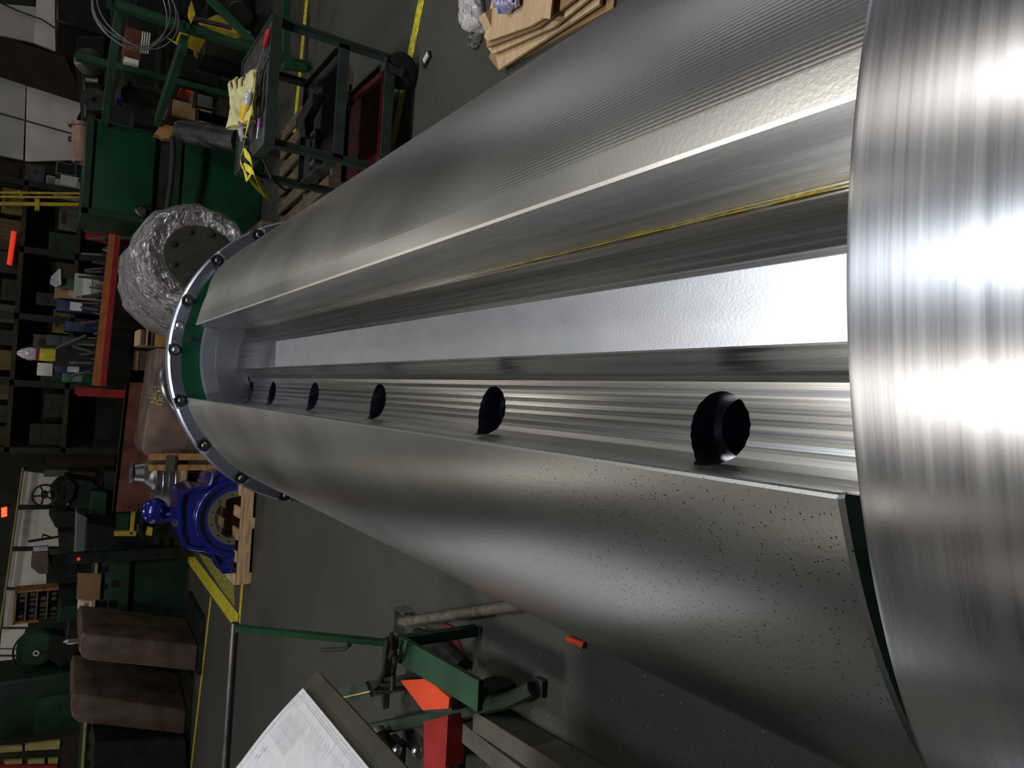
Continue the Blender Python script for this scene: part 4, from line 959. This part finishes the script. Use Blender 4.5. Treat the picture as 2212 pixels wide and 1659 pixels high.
# ================================================================ blue bearing housing
HY = 6.45
pallet((-1.17, HY+.33, 0), .0, 'new pale wooden pallet under the blue bearing housing', 1.05, .80, m_wood)
zp = .144
t = thing('blue_bearing_housing', 'glossy blue cast bearing housing with a split bore on a pallet', 'bearing housing', (-1.15, HY+.3, zp))
def hp(pts): return [P(x, y, HY) for x, y in pts]
out_ = hp([(497, 1228), (470, 1222), (458, 1196), (440, 1186), (415, 1183), (398, 1176), (389, 1150), (387, 1090), (395, 1066), (420, 1055), (445, 1054), (455, 1045), (462, 1025), (480, 1018), (499, 1015)])
bc = P(500, 1118, HY); RBr = .235
zb = zp
pts = [(p.x, HY, max(p.z, zb)) for p in out_]; pts[0] = (pts[0][0], HY, zb); pts[-1] = (pts[-1][0], HY, zb)
arc_ = []
for k in range(25):
    a_ = PI*k/24; arc_.append((bc.x+RBr*math.cos(a_), HY, zb+.0+RBr*math.sin(a_)*1.0))
pl_ = pts + arc_          # right foot -> bore -> left foot
m1 = MB(); m1.poly(pl_, (0, .55, 0)); bmesh.ops.triangulate(m1.bm, faces=[f for f in m1.bm.faces if len(f.verts) > 6])
m1.build('cap_casting', m_blue, t, sharp=.5)
# raised rim following the outline
rim = [Vector(p)+Vector((0, -.02, 0)) for p in pts]
MB().tube([p for p in rim], .020, 10).build('outer_bead', m_blue, t)
MB().tube([(bc.x+(RBr+.085)*math.cos(PI*k/24), HY-.015, zb+(RBr+.085)*math.sin(PI*k/24)) for k in range(25)], .028, 12).build('arch_bead', m_blue, t)
MB().lathe([(RBr-.055, -.012), (RBr, -.012), (RBr, .10), (RBr-.055, .10)], (bc.x, HY, zb), (0, 1, 0), 32, -PI/2, PI/2).build('bearing_shell', mat('bearing_grey_green', (.16, .15, .10), .5, .3, .2, 10, .05), t)
h = MB()
for k in range(6):
    a_ = PI*(k+.5)/6; c = Vector((bc.x+(RBr-.027)*math.cos(a_), HY-.016, zb+(RBr-.027)*math.sin(a_))); h.cyl(c, c+Vector((0, .004, 0)), .007, seg=12)
h.build('shell_holes', m_hole, t)
for sx_ in (-1, 1):
    c = (pts[0][0]+.04 if sx_ < 0 else pts[-1][0]-.04)
    MB().box((c, HY+.2, zb+.045), (.16, .45, .09)).bevel(.01, 2).build('foot', m_blue, t)
    MB().cyl((c, HY+.06, zb+.09), (c, HY+.06, zb+.13), .024, seg=6).build('foot_bolt', m_blue, t)
e0 = P(383, 1112, HY+.2); e1 = P(350, 1112, HY+.2); e2 = P(337, 1095, HY+.2)
MB().cyl((e0.x, HY+.25, e0.z-.1), (e0.x, HY+.25, e1.z-.02), .062, seg=32).cyl((e0.x, HY+.25, e0.z-.03), (e0.x, HY+.25, e0.z+.02), .085, seg=32).build('vent_pipe', m_blue, t)
MB().sph((e0.x+.035, HY+.23, e1.z+.055), .103, (1.08, 1, .98), 28).tube([(e0.x, HY+.25, e1.z-.06), (e0.x, HY+.25, e1.z)], [.063, .085], 24).build('elbow', m_blue, t)
if 0: MB().tube([(e0.x, HY+.25, e1.z-.03), (e0.x, HY+.25, e1.z+.03), (e0.x+.01, HY+.23, e1.z+.075), (e0.x+.05, HY+.19, e1.z+.10), (e0.x+.10, HY+.15, e1.z+.085), (e0.x+.115, HY+.12, e1.z+.03)], [.064, .080, .098, .104, .100, .092], 24).build('elbow', m_blue, t)
# black cable beside it
o = MB().tube([F(345, 1140, .35), F(348, 1175, .22), F(358, 1198, .03), F(366, 1190, .015), F(374, 1160, .015)], .012, 8).build('black_cable', m_black); tag(o, 'black cable looped beside the elbow of the blue housing', 'cable')
# ================================================================ yellow frame and machines, left back
t = thing('yellow_machine_frame', 'yellow steel frame around a dark opening beside the rusty table', 'frame', tuple(F(330, 1150)))
FY = 8.6
for q_ in ([(285, 1105), (293, 1105), (288, 1156), (280, 1156)], [(248, 1148), (295, 1148), (294, 1158), (247, 1158)], [(320, 1138), (330, 1140), (328, 1158), (316, 1156)]):
    MB().px(q_, FY, .06).build('frame_bar', m_ypaint, t)
MB().px([(296, 1132), (299, 1132), (299, 1150), (296, 1150)], FY, .05).build('screw', m_bright, t)
a = P(290, 1150, FY); MB().box((a.x, FY+.4, a.z/2-.05), (.25, .3, a.z-.1)).build('frame_foot', m_dkmach, t)
MB().px([(255, 1110), (280, 1110), (276, 1146), (252, 1146)], FY+.3, .1).build('inner_panel', m_gdark, t)
def machine(name, lab, parts, foot, cat='machine', grp=None):
    t = thing(name, lab, cat, foot, grp)
    for nm, pts, Y, dep, m in parts: MB().px(pts, Y, dep).bevel(.01, 1).build(nm, m, t)
    return t
f = tuple(F(300, 1085)); 
t = machine('milling_machine', 'dark milling machine with a round handwheel in front of the pale wall', [
    ('head', [(108, 1058), (125, 1040), (150, 1034), (165, 1050), (158, 1078), (135, 1096), (112, 1094)], 11.2, .5, m_dkmach),
    ('column', [(140, 1030), (200, 1040), (240, 1085), (240, 1120), (190, 1110), (150, 1100)], 11.3, .6, m_gdark),
    ('table', [(198, 1060), (232, 1062), (228, 1128), (190, 1124)], 11.1, .7, m_gmach),
    ('motor', [(105, 1112), (122, 1104), (160, 1104), (180, 1130), (150, 1146), (120, 1140)], 11.0, .4, m_dkmach)], (P(200, 1085, 11.3).x, 11.5, 0))
c = P(96, 1070, 11.0)
MB().tube([(c.x+.135*math.cos(2*PI*k/40), 11.0, c.z+.135*math.sin(2*PI*k/40)) for k in range(40)], .013, 8, closed=True).build('handwheel_rim', m_dkmach, t)
q = MB()
for k in range(5): q.bar((c.x, 11.0, c.z), (c.x+.13*math.cos(2*PI*k/5+.4), 11.0, c.z+.13*math.sin(2*PI*k/5+.4)), .02)
q.cyl((c.x, 10.96, c.z), (c.x, 11.2, c.z), .04, seg=16).build('handwheel_spokes', m_dkmach, t)
c = P(220, 1085, 11.5); MB().box((c.x, 11.7, c.z/2), (.9, .7, c.z)).build('base', m_gdark, t)
machine('shaper_machine', 'black shaper machine with a crank arm left of the handwheel', [
    ('ram', [(125, 1150), (185, 1150), (182, 1200), (160, 1205), (128, 1195)], 10.6, .5, m_dkmach),
    ('arm', [(60, 1168), (128, 1158), (129, 1162), (61, 1173)], 10.7, .05, m_dkmach),
    ('crank', [(88, 1168), (92, 1153), (112, 1160), (110, 1163), (94, 1157), (91, 1168)], 10.7, .04, m_dkmach),
    ('gear_box', [(188, 1130), (250, 1140), (320, 1165), (318, 1200), (185, 1205)], 10.0, .8, m_hole),
    ('bed', [(165, 1105), (190, 1118), (182, 1210), (160, 1215)], 10.3, .4, m_grey)], (P(250, 1170, 10).x, 10.2, 0))
machine('drill_press', 'grey drill press head in front of the pale panel left of the crank arm', [
    ('head', [(70, 1192), (105, 1190), (106, 1240), (84, 1240), (66, 1225)], 11.4, .4, m_rust2),
    ('label_plate', [(72, 1182), (104, 1180), (105, 1190), (72, 1192)], 11.35, .05, m_clear),
    ('column', [(105, 1200), (160, 1195), (175, 1240), (120, 1250)], 11.5, .4, m_dkmach)], (P(160, 1220, 11.5).x, 11.6, 0))
c = P(165, 1222, 11.5); MB().box((c.x, 11.7, c.z/2), (.3, .35, c.z)).build('base', m_dkmach, bpy.data.objects['drill_press'])
# pale panels and their frame
for i, (q_) in enumerate(([(52, 1018), (150, 1030), (150, 1090), (42, 1090)], [(40, 1102), (130, 1100), (130, 1180), (29, 1180)], [(27, 1192), (100, 1190), (100, 1268), (16, 1268)], [(14, 1276), (60, 1278), (60, 1354), (6, 1354)], [(4, 1360), (55, 1360), (40, 1400), (0, 1400)], [(0, 1404), (36, 1404), (36, 1414), (0, 1414)], [(0, 1420), (34, 1420), (34, 1430), (0, 1430)])):
    wp('window_%d' % (i+1), q_, 13.0-.02*i, m_panelw, .05)
wp('trim_9', [(47, 1010), (51, 1010), (0, 1366), (-4, 1366)], 12.8, m_cream, .06)
wp('trim_10', [(46, 1012), (200, 1022), (198, 1000), (48, 1000)], 12.9, m_dkmach, .05)
wp('trim_11', [(110, 948), (250, 950), (246, 1008), (100, 1012)], 12.2, m_brown, .3)
t = thing('bridge_box', 'grey green electrical box beside the dark column', 'electrical box', tuple(P(120, 1028, 12.1)))
pbox(MB(), 95, 146, 1015, 1030, 12.0, .15).build('box', m_clear if 0 else mat('grey_green_box', (.10, .11, .08), .6, 0, .2, 6, .03), t)
pbox(MB(), 146, 205, 1022, 1036, 12.0, .15).build('wooden_board', m_cardd, t)
# parts shelf
t = thing('parts_cabinet', 'open dark parts cabinet with four compartments in a brown frame', 'cabinet', tuple(P(125, 1305, 12.2)))
a, b2, zb, zt = bbox(32, 124, 1274, 1340, 12.2)
MB().box(((a+b2)/2, 12.45, (zb+zt)/2), (b2-a, .02, zt-zb)).box(((a+b2)/2, 12.3, zt), (b2-a+.04, .3, .03)).box((a, 12.3, (zb+zt)/2), (.03, .3, zt-zb)).box((b2, 12.3, (zb+zt)/2), (.03, .3, zt-zb)).build('carcass', m_woodo, t)
q = MB(); 
for k in range(1, 4): q.box(((a+b2)/2, 12.3, zt-(zt-zb)*k/4), (b2-a-.03, .28, .02))
q.build('shelves', m_grey, t)
rnd = random.Random(4)
for k in range(4):
    x = a+.04
    while x < b2-.08:
        w_ = rnd.uniform(.03, .07); z = zt-(zt-zb)*(k+1)/4+.01
        MB().box((x+w_/2, 12.3, z+.04), (w_, .1, rnd.uniform(.05, .1))).build('stored_part', rnd.choice([m_dkmach, m_dsteel, m_grey, m_cardd]), t)
        x += w_+.03
MB().box(((a+b2)/2, 12.3, zb/2), (b2-a, .3, zb)).build('cabinet_base', m_dkmach, t)
# green machine bed with T slots
t = thing('machine_bed', 'long green cast machine bed with square slots running behind the brown blocks', 'machine bed', (-4.4, 9.9, 0))
zt = P(205, 1300, 9.3).z; xa, xb = -6.4, P(240, 1206, 9.3).x
xa = P(240, 1720, 9.3).x
MB().box(((xa+xb)/2, 9.8, zt-.17), (xb-xa, .9, .34)).bevel(.01, 2).build('bed_casting', m_gmach, t)
MB().box(((xa+xb)/2, 9.8, (zt-.34)/2), (xb-xa-.2, .7, zt-.34)).build('bed_base', m_gdark, t)
MB().box(((xa+xb)/2, 9.34, zt+.006), (xb-xa, .10, .02)).build('way', m_cream, t)
h = MB()
x = xa+.2
while x < xb-.1: h.box((x, 9.346, zt-.07), (.07, .012, .09)); x += .2
h.build('slots', m_hole, t)['kind'] = 'stuff'
for px_, py_ in ((250, 1262), (244, 1305)):
    c = P(px_, py_, 9.33); MB().cyl((c.x, 9.34, c.z), (c.x, 9.352, c.z), .045, seg=20).build('round_port', m_hole, t)
# rows of small things standing on it
o = MB().px([(168, 1238), (219, 1240), (215, 1296), (165, 1295)], 9.28, .03).build('cardboard_box_panel', m_cardd); tag(o, 'plain brown cardboard panel leaning on the green machine bed', 'cardboard')
c = P(186, 1310, 9.25); t = thing('spray_can', 'small white and orange container on the green machine bed', 'container', (c.x, 9.4, zt))
a, b2, zb, z_ = bbox(169, 186, 1306, 1323, 9.25); MB().box(((a+b2)/2, 9.42, (zt+z_)/2+.01), (b2-a, .12, z_-zt-.02)).bevel(.01, 2).build('container_body', m_gwhite, t)
MB().cyl(((a+b2)/2+.09, 9.42, zt+.02), ((a+b2)/2+.09, 9.42, z_), .04, seg=16).build('white_cap', m_paper, t); MB().box(((a+b2)/2, 9.355, (zt+z_)/2), (b2-a-.03, .006, .04)).build('orange_label', m_orange, t)
c = P(148, 1550, 9.25); t = thing('oil_bottle', 'small amber bottle on the machine bed above the left brown block', 'bottle', (P(150, 1490, 9.3).x, 9.45, zt+.02))
cx0 = P(150, 1490, 9.3).x; MB().lathe([(0, 0), (.035, 0), (.035, .09), (.015, .12), (.015, .14), (0, .14)], (cx0, 9.45, zt+.02), (0, 0, 1), 20).build('bottle_glass', m_ylabel, t); MB().cyl((cx0, 9.45, zt+.16), (cx0, 9.45, zt+.185), .017, seg=12).build('bottle_cap', m_dsteel, t)
o = MB().box((cx0-.16, 9.45, zt+.06), (.14, .12, .09), rz=.3).build('folded_rag', m_cardd); tag(o, 'small folded brown rag beside the amber bottle', 'rag')
machine('green_gearbox', 'dark green gearbox with levers on the machine bed right of the spray container', [
    ('case', [(130, 1314), (172, 1308), (170, 1345), (122, 1345)], 10.3, .5, m_gdark),
    ('lower_case', [(150, 1340), (175, 1340), (172, 1390), (140, 1385)], 10.3, .4, m_dkmach)], (P(160, 1330, 10.3).x, 10.5, .6))
t = thing('belt_drive', 'round green belt guard with a black rim above the right brown block', 'machine', (P(70, 1400, 10.8).x, 11.1, 0))
c = P(80, 1402, 10.8); MB().lathe([(0, 0), (.20, 0), (.22, .03), (.22, .18), (0, .18)], (c.x, 10.8, c.z), (0, 1, 0), 40).build('guard', m_gmach, t)
MB().tube([(c.x+.25*math.cos(PI*k/20), 10.78, c.z+.25*math.sin(PI*k/20)) for k in range(21)], .012, 6).build('rim', m_dkmach, t)
MB().lathe([(.02, -.02), (.035, -.02), (.035, 0), (.02, 0)], (P(78, 1410, 10.8).x, 10.79, P(78, 1410, 10.8).z), (0, 1, 0), 16).build('ring', m_gwhite, t)
MB().px([(110, 1370), (160, 1380), (165, 1430), (130, 1440), (100, 1420)], 10.7, .4).build('gear_cluster', m_dkmach, t)
MB().box((c.x, 11.2, c.z/2), (.4, .4, c.z)).build('pedestal', m_gdark, t)
c = P(150, 1383, 9.9); t = thing('steel_spindle', 'bright pointed steel spindle resting on the bed by the brown block', 'spindle', tuple(c))
MB().box((c.x-.0, 9.62, c.z-.16), (.06, .12, .24)).build('spindle_rest', m_dkmach, t)
MB().cyl(P(172, 1384, 9.6), P(146, 1386, 9.6), .035, seg=20).build('spindle_body', m_bright, t); MB().cyl(P(146, 1386, 9.6), P(137, 1387, 9.6), .035, .008, seg=20).build('spindle_tip', m_bright, t)
t = thing('green_tank', 'big dark green machine cabinet at the far left', 'machine cabinet', (P(80, 1540, 10.6).x, 11.0, 0))
a, b2, zb, z_ = bbox(10, 140, 1462, 1608, 10.6); MB().box(((a+b2)/2, 11.0, z_/2+.2), (b2-a, .8, z_+.4)).bevel(.04, 3).build('cabinet_shell', m_gdark, t)
MB().box(((a+b2)/2-.1, 10.585, 1.2), ((b2-a)*.6, .02, .5)).build('door_panel', m_gmach, t)
t = thing('slatted_cabinet', 'cream and red slatted cabinet front at the far left corner', 'cabinet', (P(80, 1640, 10.3).x, 10.5, 0))
a, b2, zb, z_ = bbox(-30, 128, 1612, 1720, 10.3)
MB().box(((a+b2)/2-.0, 10.46, z_/2), (b2-a, .22, z_)).build('cabinet_body', m_brown, t)
for q_ in ([(0, 1614), (48, 1612), (48, 1623), (0, 1626)], [(54, 1609), (130, 1600), (128, 1618), (54, 1622)], [(8, 1645), (48, 1642), (48, 1650), (12, 1652)], [(60, 1642), (96, 1640), (96, 1650), (60, 1651)], [(104, 1640), (126, 1638), (124, 1650), (104, 1650)]):
    MB().px(q_, 10.3, .05).build('cream_slat', m_cream, t)
MB().px([(0, 1653), (124, 1653), (124, 1680), (0, 1680)], 10.29, .06).build('red_sill', m_red, t)
# ================================================================ two brown steel blocks and the dark one
def angle_block(fr, side, lab, dep_pts):
    """fr: near-face outline (photo px) at Y; side: far bottom corner px"""
    Yb = F(*fr['br']).y if 'Y' not in fr else fr['Y']
    t = thing('steel_angle_block', lab, 'steel block', (F(*fr['br']).x, Yb, 0), 'brown steel blocks')
    pts = [P(x, y, Yb) for x, y in fr['face']]
    pts = [Vector((p.x, Yb, max(p.z, .05))) for p in pts]
    far = F(*side); dv = Vector((far.x-pts[fr['i']].x, far.y-Yb, 0))
    MB().poly(pts, dv).bevel(.02, 3).build('block_body', m_rust2, t)
    xs = [p.x for p in pts]; MB().poly([(min(xs)-.03, Yb-.04, .0), (max(xs)+.03, Yb-.04, 0), (max(xs)+.03+dv.x, Yb+dv.y+.05, 0), (min(xs)-.03+dv.x, Yb+dv.y+.05, 0)], (0, 0, .05)).build('base_plate', m_dkmach, t)
    h = MB(); rp = pts[fr['i']]
    for k, z in ((.3, .35), (.3, .65), (.62, .25), (.62, .8)):
        c = Vector((rp.x, Yb, z))+dv*k; c.x += .004; nv = Vector((dv.y, -dv.x, 0)).normalized(); h.cyl(c-nv*.002, c+nv*.004, .032, seg=16)
    h.build('bolt_holes', m_hole, t)
    return t
angle_block({'face': [(193, 1369), (431, 1394), (433, 1449), (194, 1427), (178, 1421), (171, 1408), (173, 1382), (178, 1368)], 'br': (436, 1440), 'i': 1}, (412, 1334), 'tall brown steel block with rounded edge, the right one of the pair', None)
angle_block({'face': [(180, 1500), (409, 1535), (408, 1586), (168, 1561), (155, 1550), (152, 1520), (158, 1500)], 'br': (412, 1560), 'i': 1}, (396, 1452), 'tall brown steel block with rounded edge, the left one of the pair', None)
o = MB().px([(205, 1602), (400, 1597), (405, 1690), (200, 1690)], 8.5, .6).build('dark_block', m_dkmach); tag(o, 'near black steel block cut by the left edge of the scene', 'steel block')
o.location.z += 0
c = F(385, 1298); t = thing('timber_offcuts', 'splintered pale timber offcuts on the floor right of the brown blocks', 'timber', (c.x, c.y, 0))
for k, (dx, rz_) in enumerate(((0, .5), (.10, .9), (.03, 1.3), (-.08, .3))): MB().box((c.x+dx, c.y+.1+k*.05, .05+.05*k), (.07, .42, .05), rz=rz_).build('offcut', m_wood, t)
o = MB().px([(266, 1205), (330, 1205), (326, 1274), (264, 1276)], 10.0, .06).build('steel_sheet', mat('blue_grey_sheet', (.11, .12, .12), .5, .4, .2, 3, .02)); tag(o, 'blue grey steel sheet leaning against the machine bed', 'steel sheet')
o = MB().bar(F(318, 1256, .35)+Vector((0, 0, 0)), F(352, 1325, .02), .05).build('steel_angle', m_dkmach); tag(o, 'dark steel angle leaning on the floor by the sheet', 'steel angle')
# ================================================================ hand truck with welding gear, left foreground
HT = (-1.05, 2.35)
t = thing('hoist_cart', 'green steel cart with a long green tongue and steel cross handle', 'cart', (HT[0], HT[1], 0))
tA, tB = F(852, 1390, .42), F(510, 1357, .95)
MB().bar(tA, tB, .022, .022).build('tongue', m_gmach, t)
MB().cyl(tB+Vector((.015, .02, 0)), tB+Vector((-1.6, .02, 0)), .014, seg=20).build('cross_handle', m_dsteel, t)
hk = [F(x, y, z) for x, y, z in ((694, 1378, .66), (735, 1378, .60), (752, 1383, .58), (755, 1393, .57), (745, 1401, .58), (694, 1404, .64))]
MB().tube(hk, .008, 10).build('hook', m_black, t)
bA, bB = F(868, 1395, .36), F(1010, 1500, .20)
MB().bar(F(866, 1402, .375), F(1038, 1503, .34), .10, .02).build('channel_arm', m_gmach, t)
MB().tube([F(1150, 1488, .05), F(1100, 1512, .09), F(990, 1540, .12), F(880, 1560, .16), F(780, 1580, .20)], .03, 8).build('side_rail', m_gcart, t)
MB().box((F(1150, 1488, .05).x, F(1150, 1488, .05).y, .012), (.06, .05, .024)).build('rail_foot', m_gcart, t)
MB().cyl(F(1075, 1490, .06)+Vector((-.03, 0, 0)), F(1075, 1490, .06)+Vector((.03, 0, 0)), .06, seg=28).build('wheel', m_black, t)
MB().bar(F(838, 1390, .42), F(832, 1520, .10), .05, .03).build('post', m_gdark, t)
MB().bar(F(838, 1390, .42)+Vector((0, 0, -.40)), F(838, 1390, .42), .04, .04).build('leg', m_gdark, t)
MB().box((F(930, 1560, .06).x, F(930, 1560, .06).y, .07), (.36, .46, .03)).build('platform', m_dsteel, t)
q = [F(x, y, .36) for x, y in ((866, 1470), (925, 1466), (972, 1508), (970, 1530), (914, 1534))]
t2 = thing('orange_power_unit', 'orange power unit standing on the green cart', 'power unit', (q[0].x, q[0].y, .10))
MB().poly([(p.x, p.y, .35) for p in q], (0, 0, .012)).build('orange_lid', m_orange, t2)
MB().poly([(p.x-.01, p.y, .24) for p in q], (0, 0, .11)).build('case', m_dsteel, t2)
MB().box((q[0].x-.02, q[1].y, .16), (.04, .04, .16)).build('foot', m_dsteel, t2)
MB().poly([F(915, 1560, .2), F(968, 1545, .2), F(962, 1659, .2), F(916, 1659, .2)], (0, 0, -.08)).build('red_side_panel', m_red, t2)
q = [F(x, y, .42) for x, y in ((722, 1487), (798, 1470), (808, 1505), (730, 1520))]
t2 = thing('grey_control_box', 'pale grey control box beside the blueprint', 'control box', (q[0].x, q[0].y, 0))
MB().poly([(p.x, p.y, .42) for p in q], (0, 0, -.42)).build('box', mat('grey_green_enamel', (.10, .11, .08), .5, 0, .2, 6, .03), t2)
MB().poly([(p.x, p.y, .425) for p in q], (0, 0, .012)).build('lid', m_gcart, t2)
MB().poly([F(728, 1508, .445), F(800, 1492, .445), F(801, 1495, .445), F(729, 1511, .445)], (0, 0, .004)).build('pale_seam', m_cream, t2)
for i, pts in enumerate(([(846, 1368, .45), (850, 1400, .46), (835, 1440, .40), (815, 1490, .36)], [(846, 1370, .46), (855, 1420, .42), (850, 1450, .38), (848, 1490, .38)], [(838, 1380, .45), (830, 1450, .44), (806, 1495, .40)])):
    o = MB().tube([F(*p) for p in pts], .010, 8).build('black_cable', m_black)
    tag(o, ('black cable bundled over the post of the green cart', 'middle black cable dropping to the orange power unit', 'outer black cable looping to the grey control box')[i], 'cable')
t2 = thing('electric_motor', 'dark electric motor with a round silver end beside the red panel', 'motor', tuple(F(830, 1600, .12)))
MB().cyl(F(815, 1590, .25), F(850, 1650, .2), .05, seg=24).build('motor_body', m_dkmach, t2); MB().cyl(F(812, 1582, .255), F(818, 1592, .25), .042, seg=24).build('end_bell', m_grey, t2)
for p_ in ((858, 1620, .22), (900, 1622, .2)): MB().sph(F(*p_), .022).build('fitting', m_bright, t2)
MB().box(tuple(F(840, 1625, .15)), (.1, .12, .12)).build('motor_foot', m_dkmach, t2)
o = MB().tube([F(x, y, .05) for x, y in ((900, 1372), (930, 1385), (960, 1400), (985, 1425), (1000, 1440))], .035, 10).build('black_hose', m_black); tag(o, 'thick black hose bundle along the green channel arm', 'hose')
# jack bar lying towards the roll
t2 = thing('jack_bar', 'grey steel tube with a forked steel end lying on the floor toward the roll', 'steel bar', tuple(F(888, 1345, .0)))
MB().cyl(F(868, 1344, .05), F(1130, 1306, .05), .022, seg=20).build('tube', mat('worn_grey_tube', (.14, .13, .10), .5, .3, .3, 20, .05), t2)
fp = F(865, 1346, .05)
MB().box((fp.x-.0, fp.y+.06, .03), (.12, .012, .06)).bar((fp.x-.06, fp.y+.06, .03), (fp.x-.06, fp.y-.06, .03), .012, .06).bar((fp.x+.06, fp.y+.06, .03), (fp.x+.06, fp.y-.06, .03), .012, .06).build('fork', m_bright, t2)
q = [F(x, y, .0) for x, y in ((950, 1378), (962, 1345), (980, 1352), (1012, 1426), (1004, 1442), (985, 1422))]
o = MB().poly([(p.x, p.y, 0) for p in q], (0, 0, .012)).build('red_rag', mat('dull_red_cloth', (.10, .022, .018), .9, 0, .3, 20, .3)); tag(o, 'dull red shop rag lying on the floor beside the jack bar', 'rag')
o = MB().tube([F(1228, 1380, .01), F(1240, 1385, .02), F(1262, 1394, .01)], .012, 8).build('air_hose', m_orange); tag(o, 'end of an orange air hose on the floor against the roll edge', 'hose')
for i, (a_, b_) in enumerate((((1005, 1560), (1175, 1690)), ((1050, 1550), (1290, 1700)))):
    a, b2 = F(*a_, .07), F(*b_, .07)
    o = MB().bar(a, b2, .075, .12).build('timber_beam', mat('grey_timber', (.085, .08, .06), .85, 0, .3, 6, .1)); tag(o, ('grey squared timber on the floor, the one nearer the blueprint', 'grey squared timber on the floor, the one nearer the roll')[i], 'timber')
# ================================================================ sloped desk with the drawing
ap = F(655, 1487, .95); e1 = Vector((0, -1, 0)); e2 = (F(520, 1659, 1.11)-ap).normalized(); e2 = (e2-e1*e2.dot(e1)).normalized(); nn = e2.cross(e1).normalized()
if nn.z < 0: nn = -nn
t = thing('sloped_desk', 'dark sloping desk carrying the engineering drawing', 'desk', (ap.x-.5, ap.y-.5, 0))
o0 = ap - nn*.012 + e1*-.03 - e2*.055
MB().poly([o0, o0+e1*1.3, o0+e1*1.3+e2*.75, o0+e2*.75], -nn*.03).build('desk_top', mat('dark_desk', (.035, .033, .02), .6, 0, .3, 8, .1), t)
MB().box((ap.x-.42, ap.y-.62, .46), (.3, .5, .92)).build('pedestal', m_dkmach, t)
t = thing('engineering_drawing', 'white sheet of an engineering drawing at the left edge', 'drawing', tuple(ap))
def on_s(u_, v_, h=0): return ap + e1*u_ + e2*v_ + nn*h
# slightly curled sheet
m1 = MB(); G_ = 16; gv = []
for i in range(G_+1):
    row = []
    for j in range(G_+1):
        u_, v2 = i/G_*.86, j/G_*.6
        row.append(m1.bm.verts.new(on_s(u_, v2, .0015+.006*math.sin(v2*14)*math.exp(-u_*6)+.010*math.exp(-v2*20)*math.sin(u_*7)**2*0)))
    gv.append(row)
for i in range(G_):
    for j in range(G_): m1.bm.faces.new((gv[i][j], gv[i+1][j], gv[i+1][j+1], gv[i][j+1]))
g_ = bmesh.ops.solidify(m1.bm, geom=m1.bm.faces[:], thickness=-.0012)
m1.build('paper_sheet', m_paper, t)
ik = MB()
def ln(u0, v0, u1, v1, w_=.0009):
    a, b2 = on_s(u0, v0, .0105), on_s(u1, v1, .0105); d = (b2-a).normalized(); s_ = d.cross(nn)*w_/2
    ik.poly([a+s_, b2+s_, b2-s_, a-s_], nn*.0003)
for k in (.018, .022): ln(k, .018, .84, .018 if k < .02 else .022); ln(k, .018, k, .58)
for k in range(14): ln(.05+k*.009, .06, .05+k*.009, .13, .0006)
for v2 in (.06, .075, .10, .13): ln(.05, v2, .167, v2, .0006)
for k in range(10): ln(.19+k*.012, .05, .19+k*.012, .075, .0006)
for k in range(7): ln(.10, .20+k*.03, .20, .21+k*.03, .0006)
ln(.06, .16, .068, .17, .004); ln(.06, .18, .068, .19, .004)
for k in range(24): ln(.03+.02*k, .035, .036+.02*k, .045, .0008)
ik.build('printed_lines', m_ink, t)
